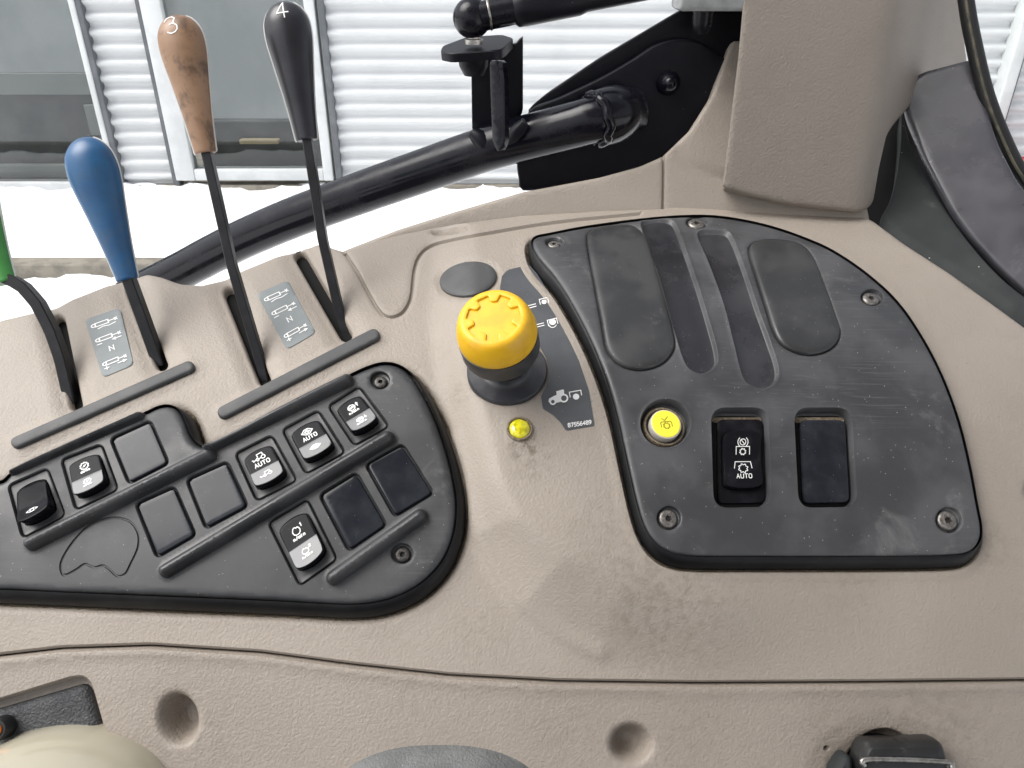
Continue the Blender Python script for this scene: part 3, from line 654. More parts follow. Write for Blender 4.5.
def rocker_body(w, l, bow): # barrel outline
    top = [(w / 2 * math.cos(a), l / 2 - bow + bow * math.sin(a) ** .8) for a in np.linspace(.28, math.pi - .28, 14)]
    bot = [(-x, -y) for x, y in top]
    return resample(rounded(np.array([(w / 2, l / 2 - bow * 1.3)] + top + [(-w / 2, l / 2 - bow * 1.3), (-w / 2, -l / 2 + bow * 1.3)] + bot + [(w / 2, -l / 2 + bow * 1.3)]), .25, 2), .35)
def rocker_switch(m0, quad, hb, label, group, top_sym, low_sym, hs=(2.0, 4.2, 7.0), lens=True, split=-.04, bezel_r=2.0):
    m, W, L, (o, ex, ey, n) = quad_frame(m0, quad, hb, True)
    t = thing('rocker_switch', o, label, 'switch', group)
    w, l = W * .76, L * .75
    sheet('switch_bezel', rounded([(-W / 2, -L / 2), (W / 2, -L / 2), (W / 2, L / 2), (-W / 2, L / 2)], bezel_r), m, BEZEL, t, spacing=1.6, step=.7, base=[(0, -.4), (.2, .35), (.6, .6), (1.0, .5)], skirt=-4,
          feats=[feat(rocker_body(w + .9, l + 1.0, l * .17), [(-.3, -1.8), (0, -.15), (.15, 0)])])
    zc = split * L
    def hf(q):
        b = q[:, 1]; return np.interp(b, [-l / 2, zc, l / 2], [hs[2], hs[1], hs[0]])
    body = sheet('rocker', rocker_body(w, l, l * .15), m, GLOSS, t, spacing=.9, step=.5, base=[(0, -.5), (.15, -.12), (.5, 0)], hfun=hf, skirt=-2)
    fm = lambda q, h: m(q, hf(np.asarray(q, float)) + np.asarray(h, float))
    if lens:
        rb = rocker_body(w - .5, l - .9, l * .14); lo = np.array([p for p in rb if p[1] < zc]); i = np.argmax(lo[:, 0] + lo[:, 1] * .001)
        xs = (w - .5) / 2; lo = np.concatenate([[(xs, zc)], [(xs, zc - .3)], sorted([p for p in lo.tolist() if p[1] < zc - .5], key=lambda p: -math.atan2(p[1] - zc, p[0]) if False else math.atan2(p[0], -(p[1] - zc)), reverse=True), [(-xs, zc - .3)], [(-xs, zc)]])
        sheet('lens', resample(lo, .4), fm, LENS, t, spacing=1.0, step=.5, base=[(0, .05), (.15, .18)], skirt=-.2)
    if top_sym: marks('switch_symbol', fm, [[(x, y + (l / 2 + zc) / 2 - l * .02) for x, y in s] for s in top_sym], .52, WHITE, t, h=.22)
    if low_sym: marks('switch_symbol', fm, [[(x, y * .8 + (zc - l / 2) / 2 + l * .03) for x, y in s] for s in low_sym], .48, WHITE if lens else DIM, t, h=.34)
    return t

# ------------------------------------------------------------------ ANGLED SWITCH PANEL
pb = M_LP(np.array([[230., 610.]]), np.array([-3.]))[0]
left_panel = thing('switch_panel', pb, 'angled black switch panel with three stepped rows of rockers and blanks, below the lever slots', 'switch panel')
W_R = {  # rocker wells and blank wells: TL TR BR BL
 'a': [(9, 486), (47, 469), (64, 515), (23, 537)], 'b': [(62, 460), (101, 445), (117, 489), (76, 509)], 'c': [(111, 439), (150, 421), (168, 463), (129, 483)],
 'd': [(136, 504), (174, 487), (195, 535), (157, 557)], 'e': [(187, 480), (227, 462), (247, 506), (206, 528)], 'f': [(236, 454), (271.5, 436), (296, 480), (257, 500)],
 'g': [(283, 430), (318, 411), (344, 452), (306, 473)], 'h': [(329, 406), (359, 387), (388, 426), (354.6, 444.5)],
 'i': [(269, 523), (307, 500), (336, 559), (300, 585)], 'j': [(320, 495), (356, 473), (386, 525), (349, 550.5)], 'k': [(366, 464.5), (402, 444.5), (433, 493), (395, 516)]}
RIDGES = [((13, 470), (139, 415), 4.5), ((212, 442), (347, 380), 5.5), ((31, 545), (202, 459), 6), ((202, 459), (389, 371), 0), ((166, 571), (390, 438), 6.0), ((333, 578), (420, 517), 6.5)]
RIDGES = [((13, 470), (139, 415), 4.5), ((210, 447), (347, 381), 5.5), ((33, 544), (210, 456), 6.0), ((167, 571), (388, 439), 6.0), ((334, 578), (420, 517), 6.5)]
fp = []
for k, q in W_R.items():
    lp = rounded(offset(np.array(q, float), 0), 5)
    fp.append(feat(offset(lp, 1.2), [(-2, -3.0), (-.6, -2.8), (.2, -.5), (1.2, 0)]))
for a, b, r in RIDGES:
    r += 1.2; fp.append(feat(capsule(a, b, r, 14), [(-r, 6.6), (-.72 * r, 6.3), (-.45 * r, 5.3), (-.22 * r, 3.6), (-.06 * r, 1.6), (.25, .3), (2, 0)]))
EMB = catmull([(62, 574), (61, 562), (72, 543), (89, 526), (110, 518), (128, 520.5), (137.5, 532), (138, 547), (131, 563), (125, 574), (117, 576), (110, 570), (103, 565.5), (94, 567.5), (85, 564), (77, 569), (67, 574.5)], 4)
fp.append(feat(np.concatenate([EMB, EMB[:1]]), [(0, -.9), (.7, -.8), (1.3, 0)], line=True))
for (u, v), r in (((380, 380), 9), ((402, 553.5), 10.5)):
    fp.append(feat(ellipse(u, v, r + 1, r, n=36), [(-2, -3), (-.8, -2.6), (0, -.3), (1, 0)]))
sheet('panel_plate', LP, M_LP, PANEL, left_panel, spacing=3.2, base=[(0, -3), (.6, 2), (1.6, 5.5), (3.4, 7.4), (6, 8.3), (10, HP)], feats=fp, skirt=-6, step=2)
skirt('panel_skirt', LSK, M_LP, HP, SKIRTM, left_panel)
for uv, r in (((380, 380.5), 7), ((402, 554), 8.2)):
    screw(left_panel, M_LP, uv, r, SCREWB, HP - 2.8)
GRP = 'rocker switches in the angled panel'
rocker_switch(M_LP, W_R['a'], HP - 1.2, 'plain-topped black rocker switch with a tall lip, beside the open end of the top row', GRP, None, sym_axle_lock(.85), hs=(.8, 6.0, 9.5), split=-.12, lens=False)
rocker_switch(M_LP, W_R['b'], HP - 1.2, 'black rocker switch with toothed gear over an axle symbol and pale lower half', GRP, sym_gear_axle(.8), sym_gear_axle(.72))
rocker_switch(M_LP, W_R['f'], HP - 1.2, 'black rocker switch with a small tractor symbol above the word AUTO', GRP, xf(sym_tractor(.95), 1, 0, 1.5) + text('AUTO', 0, -2.6, 2.3), sym_tractor(.85))
rocker_switch(M_LP, W_R['g'], HP - 1.2, 'black rocker switch with diamond differential symbol above the word AUTO', GRP, xf(sym_difflock(.9), 1, 0, 1.4) + text('AUTO', 0, -2.5, 2.2), sym_difflock(.85))
rocker_switch(M_LP, W_R['h'], HP - 1.2, 'black rocker switch with octagon and up arrow symbol, nearest the top corner screw', GRP, xf(sym_rpm(.8, 1), 1, -.4, .7), xf(sym_rpm(.75, -1), 1, -.4, .8))
rocker_switch(M_LP, W_R['i'], HP - 1.2, 'black rocker switch with engine symbol 1 over 2, in the lowest row', GRP, xf(sym_engine(.9, '1'), 1, -.3, .6), xf(sym_engine(.8, '2'), 1, -.2, .8))
BLG = 'blank covers in the angled panel'
def blank(m0, quad, hb, label, group, r=2.2):
    m, W, L, fr = quad_frame(m0, quad, hb, True)
    o = sheet('blank_switch_cover', rounded([(-W / 2, -L / 2), (W / 2, -L / 2), (W / 2, L / 2), (-W / 2, L / 2)], r), m, BLANK, None, spacing=1.6, step=.7, base=[(0, -.6), (.15, .3), (.5, .75), (1.1, .85)], skirt=-4)
    return tag(o, label, 'blank cover', group)
def shrink(q, k=.97):
    q = np.array(q, float); c = q.mean(0); return c + (q - c) * k
blank(M_LP, shrink(W_R['c']), HP - 1.1, 'glossy black blank cover in the top row, next to the gear-and-axle rocker', BLG)
blank(M_LP, shrink(W_R['d']), HP - 1.1, 'glossy black blank cover beside the thin engraved dome outline', BLG)
blank(M_LP, shrink(W_R['e']), HP - 1.1, 'glossy black blank cover beside the tractor-symbol AUTO rocker', BLG)
blank(M_LP, shrink(W_R['j']), HP - 1.1, 'dark blank cover beside the engine-symbol rocker in the lowest row', BLG)
blank(M_LP, shrink(W_R['k']), HP - 1.1, 'dark blank cover at the end of the lowest row, below the octagon rocker', BLG)

# ------------------------------------------------------------------ CURVED PANEL
pb = M_RP(np.array([[810., 566.]]), np.array([-4.]))[0]
right_panel = thing('switch_panel', pb, 'worn curved black panel with four long finger-shaped pads, one rocker and one yellow button', 'switch panel')
PAD1 = catmull([(587, 240), (591, 231), (599, 227), (620, 225), (635, 227), (646, 239), (655, 266), (664, 298), (674, 338), (672, 353), (660, 365), (640, 370), (620, 365), (607, 350), (601, 320), (594, 282)], 5)
GR2 = catmull([(641, 225), (646, 220), (656, 218.5), (670, 219.5), (677, 227), (687, 254), (698, 286), (709, 322), (717, 352), (716, 366), (704, 373.5), (691, 370), (683, 358), (672, 322), (659, 277), (648, 244)], 5)
GR3 = catmull([(698, 237), (701, 231), (709, 230), (725, 231), (733, 239), (745, 270), (758, 309), (770, 342), (778, 368), (776, 382), (766, 388.5), (753, 386), (743, 377), (734, 343), (724, 304), (709, 263)], 5)
PAD4 = catmull([(749, 252), (752, 244), (764, 239.5), (786, 240.5), (803, 246), (814, 259), (826, 289), (837, 320), (840, 332), (836, 344), (825, 352), (808, 355), (790, 350), (776, 337), (765, 305), (755, 274)], 5)
WELLS = [rounded([(711, 408), (768, 408), (771, 507), (714, 508)], 15), rounded([(794, 408), (851, 408), (857, 507), (799, 508)], 15)]
GRP_ = [(-9, -3.0), (-3, -2.7), (-1.2, -1.8), (-.3, -.2), (.6, .4), (3, 0)]
fr_ = [feat(PAD1, [(-2, -1.2), (.2, -1.1), (1, -.4), (2.8, 0)]),
       feat(PAD4, [(-2, -1.2), (.2, -1.1), (1, -.4), (2.8, 0)]),
       feat(GR2, GRP_),
       feat(GR3, GRP_),
       feat(ellipse(665.5, 423.5, 25, 24), [(-3.5, -6), (-1.4, -5.6), (-.4, -.6), (.8, .3), (2.5, 0)])]
for w in WELLS: fr_.append(feat(w, [(-3, -6), (-1.4, -5.6), (-.5, -1.0), (.5, .25), (3, 0)]))
RSC = [((554, 242), 7, 1.0), ((697, 222), 9.5, 1.0), ((872, 297), 9.5, 1.0), ((669, 518), 10.5, 1.0), ((949, 520), 11.5, 1.0)]
for (u, v), r, k in RSC:
    ry = {242: .58, 222: .6, 297: .75}.get(v, 1.0)
    fr_.append(feat(ellipse(u, v, r + 2, (r + 2) * ry, n=36), [(-2, -3.2), (-.8, -2.8), (-.1, -.4), (1, 0)]))
sheet('panel_plate', RP, M_RP, PANEL2, right_panel, spacing=3.2, base=[(0, -3.5), (.5, HR * .2), (1.4, HR * .68), (2.6, HR * .88), (4.5, HR * .97), (7, HR)], feats=fr_, skirt=-5, step=2)
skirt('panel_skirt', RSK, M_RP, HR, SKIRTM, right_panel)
for pd in (PAD1, PAD4):
    sheet('finger_pad', pd, M_RP, PADS, right_panel, spacing=4, base=[(0, HR - .6), (.5, HR + .5), (1.3, HR + 1.3), (3, HR + 1.8), (6, HR + 2.0)], skirt=HR - 2, step=2)
for gl_ in (GR2, GR3):
    sheet('finger_groove', offset(gl_, -1.6), M_RP, SMOOTHB, right_panel, spacing=3.5, base=[(0, HR - 2.2), (3, HR - 2.6), (8, HR - 2.9)], step=2)
for (u, v), r, k in RSC: screw(right_panel, M_RP, (u, v), r * .92, SCREWM if v > 500 or v < 300 else SCREWB, HR - 3.0)
# rocker in a well
def two_way_rocker():
    q = [(717, 419), (763, 419), (766.5, 503), (718, 504)]
    m, W, L, (o, ex, ey, n) = quad_frame(raised_map(M_POD, HR - 4.0), q, HR - 4.4, True)
    t = thing('rocker_switch', o, 'upright gloss black rocker with a gear symbol on each half, in its own deep well', 'switch')
    sheet('switch_bezel', rounded([(-W / 2, -L / 2), (W / 2, -L / 2), (W / 2, L / 2), (-W / 2, L / 2)], 4), m, GLOSS, t, spacing=1.6, step=.7, base=[(0, -.5), (.3, .5), (.9, .8)], skirt=-4,
          feats=[feat(rocker_body(W * .84, L * .72, L * .1), [(-.3, -1.5), (0, -.1), (.15, 0)])])
    w, l = W * .80, L * .68
    hf = lambda q_: 2.4 + 1.9 * (np.abs(q_[:, 1] - .0) / (l / 2)) ** 1.2
    sheet('rocker', rocker_body(w, l, l * .11), m, GLOSS, t, spacing=.8, step=.5, base=[(0, -.8), (.2, -.2), (.6, 0)], hfun=hf, skirt=-2)
    fm = lambda a, h: m(a, hf(np.asarray(a, float)) + np.asarray(h, float))
    k = w / 26.0
    s1 = xf([arc(0, 0, 2.0, n=18), [(-1.2, 1.4), (1.2, -1.4)], arc(0, 0, 3.5, 130, 230, 9), arc(0, 0, 3.5, -50, 50, 9)], k, 0, l * .30) + xf([[(-4.6, -2.4), (-4.6, 2.8), (4.6, 2.8), (4.6, -2.4)], gear(0, -.6, 1.6, 8, .35)], k, 0, l * .155)
    s2 = xf([[(-6, -1.8), (-5.2, 2.8), (5.2, 2.8), (6, -1.8)], gear(0, -1.9, 2.5, 8, .30)], k, 0, -l * .10) + text('AUTO', .2, -l * .285, 3.0 * k, w=.95)
    marks('switch_symbol', fm, s1, .40, WHITE, t, h=.15); marks('switch_symbol', fm, s2, .40, WHITE, t, h=.15)
two_way_rocker()
blank(raised_map(M_POD, HR - 3), [(800, 419.5), (845.5, 419.5), (850, 502.5), (803.5, 503.5)], HR - 3.6, 'upright glossy black blank cover with dust above it, in a well beside the upright rocker', None, r=4)
# dark floors and packed dust in the wells
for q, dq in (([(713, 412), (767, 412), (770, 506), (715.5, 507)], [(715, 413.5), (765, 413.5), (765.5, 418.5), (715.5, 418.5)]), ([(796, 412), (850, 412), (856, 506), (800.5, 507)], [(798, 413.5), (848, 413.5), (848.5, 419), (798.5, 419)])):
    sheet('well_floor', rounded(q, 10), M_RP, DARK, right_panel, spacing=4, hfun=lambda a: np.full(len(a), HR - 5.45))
    sheet('dust_line', rounded(dq, 3), M_RP, DIRT, right_panel, spacing=2, hfun=lambda a: np.full(len(a), HR - 5.2), skirt=HR - 5.6)
# yellow push button
def push_button():
    c = np.array([[666., 424.]]); p = M_RP(c, np.array([HR - 6]))[0]; n = M_RP(c, np.array([HR]))[0] - p; n /= np.linalg.norm(n)
    s = np.linalg.norm(M_RP(c + [[1, 0]], np.array([0.]))[0] - M_RP(c, np.array([0.]))[0])
    t = thing('push_button', p, 'round yellow push button with tick and gear marks, in a dusty round well', 'button')
    lathe('collar', p, n, [(21 * s, 0), (21 * s, .0022), (20 * s, .0030), (18.6 * s, .0030), (17.8 * s, .0018), (17.8 * s, 0)], DIRT, t, cap0=False, cap1=False)
    lathe('button_body', p, n, [(15.6 * s, .0), (15.6 * s, .0052), (15.2 * s, .0058), (14.4 * s, .0060)], PALE, t)
    lathe('button_face', p, n, [(14.3 * s, .0055), (14.3 * s, .0061), (13.6 * s, .0064)], YELLOWB, t)
    x, y, z = axes(n); fm = frame_map(p + n * .0064, x, y, n); k = s * 1000
    marks('printed_symbol', fm, xf([[(-4, 7), (-1.2, 4), (3.5, 8.5)], [(-6.5, -4), (-6.5, 1.5), (-5, 2.5), (5, 2.5), (6.5, 1.5), (6.5, -4)], gear(0, -2.6, 3.0, 8, .3)], k * .85), .38, OLIVE, t, h=.12)
push_button()

# ------------------------------------------------------------------ PTO KNOB and its lamp
def pto():
    c = np.array([[507., 370.]]); p = M_POD(c, np.array([-1.5]))[0]; tb = -(p @ np.array([0, -cp, sp])) ; tb = p @ np.array([0, cp, -sp])
    top = unproj(np.array([493.]), np.array([317.]), np.array([tb - .046]))[0]
    n = top - p; Hh = np.linalg.norm(n); n /= Hh; s = tb / F
    t = thing('rotary_knob', p, 'yellow-capped push-pull knob with gear outline on top and black collar', 'knob')
    bn = M_POD(c, np.array([1.5]))[0] - p; bn /= np.linalg.norm(bn)
    lathe('base_disc', p, bn, [(40 * s, -.002), (40 * s, .0022), (39 * s, .003), (27 * s, .0032), (23 * s, .0038), (21 * s, .0052), (20 * s, .0075)], DISCM, t)
    lathe('neck', p + bn * .004, n, [(19 * s, 0), (18 * s, .006), (18 * s, Hh * .55)], BLACK, t)
    z = lambda f: Hh * f
    lathe('collar', p, n, [(21 * s, z(.43)), (32 * s, z(.43)), (36.2 * s, z(.45)), (37.6 * s, z(.49)), (37.6 * s, z(.69)), (34 * s, z(.70))], BLACK_D, t)
    lathe('cap', p, n, [(36 * s, z(.685)), (36.8 * s, z(.69)), (37.4 * s, z(.72)), (37.2 * s, z(.78)), (35.6 * s, z(.87)), (33.4 * s, z(.94)), (31.4 * s, z(.978)), (29.4 * s, z(.996)), (27.5 * s, z(1.0)), (27.0 * s, z(1.0))], YELLOW, t, k=72, cap1=False, sharp=50)
    x, y, zz = axes(n); fm = frame_map(p + n * Hh, x, y, n); R = 27.0 * s * 1000
    gl = np.array([(R * q * math.cos(math.radians(a)), R * q * math.sin(math.radians(a))) for a, q in sum([[(i * 51.43 + 6, .66), (i * 51.43 + 10, .92), (i * 51.43 + 36, .92), (i * 51.43 + 40, .66)] for i in range(7)], [])])
    gl = rounded(gl, .5, 2)
    sheet('cap_face', ellipse(0, 0, R, R, n=72), fm, YELLOW, t, spacing=1.0, step=.7, feats=[feat(gl, [(-.5, -1.2), (-.1, -1.25), (.2, -.1), (.5, 0)])])
    lp = M_POD(np.array([[519.5, 430.]]), np.array([.8]))[0]; ln = M_POD(np.array([[519.5, 430.]]), np.array([2.]))[0] - lp; ln /= np.linalg.norm(ln)
    l = thing('indicator_lamp', lp, 'small round yellow-green indicator lens set in beige console below the yellow knob', 'indicator')
    lathe('lamp_ring', lp, ln, [(12.6 * s, -.001), (12.6 * s, .0012), (11.8 * s, .0017), (10.4 * s, .0015), (10.2 * s, .0)], DIRT, l, cap0=False, cap1=False)
    lathe('lens', lp, ln, [(10 * s, .0), (9.8 * s, .0012), (8 * s, .0022), (5 * s, .0029), (1 * s, .0031)], LAMPY, l)
BLACK_D = mat('dusty_black_plastic', (.022, .022, .025), .45, (.04, .04, .043), 90, 5, .4, .65, dust=((.13, .125, .12), 130, .55, .8, .4))
DISCM = mat('dusty_disc_plastic', (.034, .035, .040), .4, (.055, .056, .06), 90, 5, .4, .65, dust=((.15, .145, .14), 130, .55, .8, .4))
pto()

# ------------------------------------------------------------------ LEVERS
def tz(u, v): return float(np.interp(v, _v, T_BASE))
def lever(name, knob_px, prof_px, rod_px, slot_uv, mt, label, ttop, digit=None, seam=True, rodw=4.6):
    """knob_px: top and bottom of the knob; rod_px: points of the rod from the knob down to the slot."""
    tb = tz(*slot_uv); v0, v1 = knob_px[0][1], slot_uv[1]
    def dep(v): return ttop + (tb + .006 - ttop) * np.clip((v - v0) / (v1 - v0), -.2, 1.1)
    base = unproj(np.array([slot_uv[0]]), np.array([slot_uv[1]]), np.array([tb]))[0]
    t = thing(name, base, label, 'lever', 'levers on the side console')
    A = unproj(np.array([knob_px[0][0]]), np.array([knob_px[0][1]]), np.array([dep(knob_px[0][1])]))[0]
    B = unproj(np.array([knob_px[1][0]]), np.array([knob_px[1][1]]), np.array([dep(knob_px[1][1])]))[0]
    ax = A - B; Lk = np.linalg.norm(ax); ax /= Lk; s = dep((knob_px[0][1] + knob_px[1][1]) / 2) / F
    fwd = np.array([0, cp, -sp]); x = np.cross(fwd, ax); x /= np.linalg.norm(x); y = np.cross(ax, x)   # y looks to the viewer or away
    if y @ A > 0: y = -y
    P_ = catmull(prof_px, 6, False); K = 56; V = []; Fc = []
    for f, w in P_:
        w = max(w, .2); c = B + ax * (Lk * (1 - f))
        for i in range(K):
            a = 2 * math.pi * i / K; r = w * s; ca, sa = math.cos(a), math.sin(a)
            fin = .55 * s * math.exp(-((abs(sa)) / .07) ** 2) if seam else 0
            V.append(c + x * ((r + fin) * ca) + y * (.78 * r * sa))
    n = len(P_)
    for j in range(n - 1):
        for i in range(K): Fc.append([j * K + i, j * K + (i + 1) % K, (j + 1) * K + (i + 1) % K, (j + 1) * K + i])
    Fc += [list(range(K))[::-1], [(n - 1) * K + i for i in range(K)]]
    kn = link('knob', V, Fc, mt, t, sharp=50)
    if seam:
        for sd in (1, -1):
            mb = MB(); path = [B + ax * (Lk * (1 - f)) + x * sd * ((w * s) + .35 * s) for f, w in P_ if f > .012]
            mb.add(*tube_geo(path, .95 * s, k=8, up=y)); mb.build('mould_seam', RIM, kn)
    if digit:
        fs = np.array([a for a, b in P_]); ws = np.array([b for a, b in P_])
        def km(ab, h):
            ab = np.asarray(ab, float); out = []
            for (a, b), hh in zip(ab, np.asarray(h, float)):
                b = b * s / Lk
                w = float(np.interp(b, fs, ws)) * s; xx = np.clip(a * s, -w * .97, w * .97); yy = .78 * math.sqrt(max(w * w - xx * xx, 0))
                out.append(B + ax * (Lk * (1 - b)) + x * xx + y * (yy + hh * .001))
            return np.array(out)
        txt, ca, cb, hgt, rot = digit
        st = text(txt, 0, 0, hgt, w=.95); st = xf(st, 1, 0, 0, rot)
        st = [[(ca + a, cb * Lk / s - b) for a, b in resample(np.array(q), 1.0, False)] for q in st]
        marks('painted_number', km, st, 1.15, WHITE, kn, h=.25)
    pts = np.array(rod_px, float); path = unproj(pts[:, 0], pts[:, 1], dep(pts[:, 1])); path[-1] -= 0
    path = resample(path, .006, False)
    mb = MB(); mb.add(*tube_geo(path, s, sq=True, ell=(rodw, rodw * 1.15), up=y)); mb.build('rod', RODM, t, sharp=30)
    return t, x, y, s
KP = [(0, .3), (.012, 8), (.05, 15.5), (.12, 21), (.20, 22.6), (.30, 22), (.5, 18.2), (.75, 13.8), (.95, 11.3), (.985, 10.9), (1, 10)]
KPB = [(0, .3), (.012, 8), (.05, 16), (.12, 22.5), (.22, 25), (.32, 24.2), (.5, 20), (.75, 14.6), (.95, 11.4), (.985, 11), (1, 10)]
lever('control_lever', ((176, 15.5), (206, 153.5)), KP, [(206, 148), (232, 265), (262, 366), (266, 384)], (262, 366), TAN, 'control lever with scratched tan knob marked 3', .43, ('3', -2, .10, 17, 14))
lever('control_lever', ((283, 2), (307, 140.5)), KP, [(307, 136), (323, 240), (341, 318), (347, 338)], (341, 318), BLK, 'control lever with black knob marked 4', .45, ('4', 0, .095, 16, 8))
lever('control_lever', ((83, 137.5), (128, 280)), KPB, [(128, 276), (146, 325), (157, 356), (160, 366)], (157, 356), BLUE, 'control lever with worn blue knob over a short black rod', .44, rodw=5.6)
lever('control_lever', ((-44, 153), (6, 283)), KPB, [(6, 278), (22, 285), (38, 303), (52, 330), (62, 358), (69, 388), (72, 404)], (69, 392), GREEN, 'control lever with green knob and curved black rod', .44, rodw=5.6)

# ------------------------------------------------------------------ WINDOW SILL, PILLAR, REAR TRIM
T_SILL = profile([(40, 62), (1000, 62)], 1.0, 224); T_SILL = T_SILL * (np.interp(221, _v, T_BASE) / np.interp(224, _v, T_SILL)) * 1.005
M_SILL = surf_map(lambda u, v: unproj(u, v, np.interp(v, _v, T_SILL)))
sill_loop = resample(np.array([(330, 258), (343, 250.5), (370, 240), (397, 229.5), (456, 211), (523, 191.5), (600, 177), (640, 166), (663, 156), (690, 130), (712, 95), (732, 40), (770, 40), (790, 170), (866, 196), (872, 226), (770, 234), (663, 232), (560, 228), (456, 240), (404, 252), (345, 272)], float), 4)
sill = sheet('window_sill_trim', sill_loop, M_SILL, BEIGES, None, spacing=6, base=[(0, -2), (1.5, -.5), (3.5, 0)], skirt=-12,
      feats=[feat([(663, 120), (663.5, 170), (662.5, 240)], [(0, -2.5), (.9, -2.3), (1.6, -.3), (3, 0)], line=True),
             feat(catmull([(676, 150), (690, 165), (705, 172), (722, 178), (760, 184)], 5, False), [(0, -1.6), (3, -1.2), (9, 0)], line=True)])
tag(sill, 'beige sill trim rising behind the console, with a dark vertical seam below the black plate', 'trim', kind='thing')
T_PIL = profile([(40, 78), (1000, 78)], 1.0, 205)
_tp = np.interp(205, _v, T_BASE) * .955
def pil(u, v):
    vv = np.clip(v, 41, 999); t = np.interp(vv, _v, T_PIL) / np.interp(205, _v, T_PIL) * _tp
    t = t * (1 + np.where(v < 41, 0, 0))
    e = 906 - .153 * v                                   # front edge of the side face
    d = u - e; roll = np.where(d > 0, d, 0); soft = np.log1p(np.exp(np.clip(d / 7.0, -30, 30))) * 7.0
    dl = np.log1p(np.exp(np.clip((742 - .11 * v - u) / 3.0, -30, 30))) * 3.0
    return unproj(u, v, t * (1 + .0046 * soft + .004 * dl))
def pil_top(u, v):                                       # keeps going above the frame
    return pil(u, v)
_v2 = None
M_PIL = surf_map(pil)
pl_loop = resample(rounded(np.array([(740, 0), (735, 60), (719, 188), (745, 196), (790, 206), (862, 214), (876, 206), (882, 170), (890, 135), (899, 122), (912, 108), (922, 98), (940, 90), (972, 80), (963, 0), (960, -60), (745, -60)], float), [2, 2, 4, 6, 6, 8, 9, 6, 6, 6, 6, 6, 6, 2, 2, 1, 1]), 3)
_old = _v.copy()
# extend the pillar profile upward so it leaves the frame
_vx = np.arange(-80, 1000, .5); _thx = PITCH + np.arctan((_vx - CV) / F); _a = np.radians(78) + _thx
_lr = np.concatenate([[0], np.cumsum(-(1 / np.tan(_a[1:]) + 1 / np.tan(_a[:-1])) / 2 * np.diff(_thx))]); _rx = np.exp(_lr) * np.cos(np.arctan((_vx - CV) / F)); _rx *= _tp / np.interp(205, _vx, _rx)
def pil(u, v):
    t = np.interp(v, _vx, _rx); d = u - (906 - .153 * v)
    soft = np.log1p(np.exp(np.clip(d / 7.0, -30, 30))) * 7.0; dl = np.log1p(np.exp(np.clip((740 - .11 * v - u) / 2.0, -30, 30))) * 2.0
    return unproj(u, v, t * (1 + .0042 * soft + .006 * dl))
M_PIL = surf_map(pil)
cab = thing('cab_pillar', M_PIL(np.array([[795., 205.]]), np.array([-10.]))[0], 'tall grained beige cab pillar standing behind the curved panel', 'pillar')
sheet('pillar_cover', pl_loop, M_PIL, PILLAR, cab, spacing=4, base=[(0, -4), (1, -1.8), (3, -.4), (5, 0)], skirt=-40)
V, Fc = wbox(-.32, .80, -1.2, .30, .46, .56, .03); link('unseen_roof', V, Fc, PILLAR, cab)  # unseen roof slab, added and sized to shade the console and its reflections
V, Fc = wbox(-1.3, .85, -1.3, .30, -1.05, -.95, .01); link('unseen_cab_floor', V, Fc, BLACK, cab)  # unseen dark floor, added to stop snow light bouncing up
V, Fc = wbox(-1.3, .85, -1.0, -.94, -.94, -.22, .01); link('unseen_low_wall', V, Fc, BLACK, cab)  # unseen low wall, added to hold back frontal fill light

rt = unproj(np.array([950.]), np.array([270.]), np.array([.53]))[0]
guard = thing('door_sill_trim', rt, 'curved grey and black trim sweeping down beside the beige pillar', 'trim')
nr = (-.45, -.62, .64)
M_RUB = plane_map(900, 220, tz(900, 222) * 1.012, (-.25, -.45, .86))
rub = resample(catmull([(901, 110), (900, 140), (896, 175), (889, 202), (880, 220), (884, 240), (915, 262), (952, 288), (1000, 320), (1060, 362), (1090, 330), (1060, 318), (1008, 283), (965, 236), (932, 186), (912, 146), (904, 118)], 5), 3)
sheet('rubber_mat', rub, M_RUB, RUBBER, guard, spacing=4, base=[(0, -2), (1, -.4), (3, 0)], skirt=-20, feats=[feat(catmull([(870, 214), (896, 240), (930, 262), (1000, 306)], 5, False), [(0, -2.6), (4, -2), (10, 0)], line=True)])
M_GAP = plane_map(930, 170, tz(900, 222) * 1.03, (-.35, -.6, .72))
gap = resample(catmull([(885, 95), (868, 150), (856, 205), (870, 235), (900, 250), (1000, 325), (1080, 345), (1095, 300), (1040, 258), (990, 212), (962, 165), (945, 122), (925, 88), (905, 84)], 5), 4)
sheet('shadow_channel', gap, M_RUB, BLACK, guard, spacing=5, base=[(0, -19), (2, -18)], skirt=-26)  # black backing sheet, its colour standing in for deep shade in the gap
M_FEN = plane_map(950, 150, tz(900, 222) * 1.0, (-.35, -.68, .64))
fen = resample(rounded(np.array([(903, 90), (908, 82), (921, 71), (974, 57), (985, 98), (999, 143), (1019, 182), (1045, 212), (1080, 250), (1080, 320), (1030, 296), (999, 268), (970, 236), (952, 211), (924, 158), (906, 114)], float), [6, 5, 8, 3, 10, 10, 10, 10, 5, 5, 10, 10, 10, 10, 10, 8]), 3)
sheet('curved_trim', fen, M_FEN, FENDER, guard, spacing=4, base=[(0, -3.5), (1, -1.2), (3, -.2), (6, 0)], skirt=-7)
sp_ = np.array([(958, -40), (963, 0), (969.5, 37.5), (984, 97.5), (1005, 150), (1022, 180), (1060, 232)], float); sp_ = catmull(sp_, 8, False)
seal_t = tz(900, 222) * 1.0
rw = thing('rear_window', unproj(np.array([1010.]), np.array([180.]), np.array([seal_t]))[0], 'rear window edge with black rubber seal curving down beside the beige pillar', 'window')
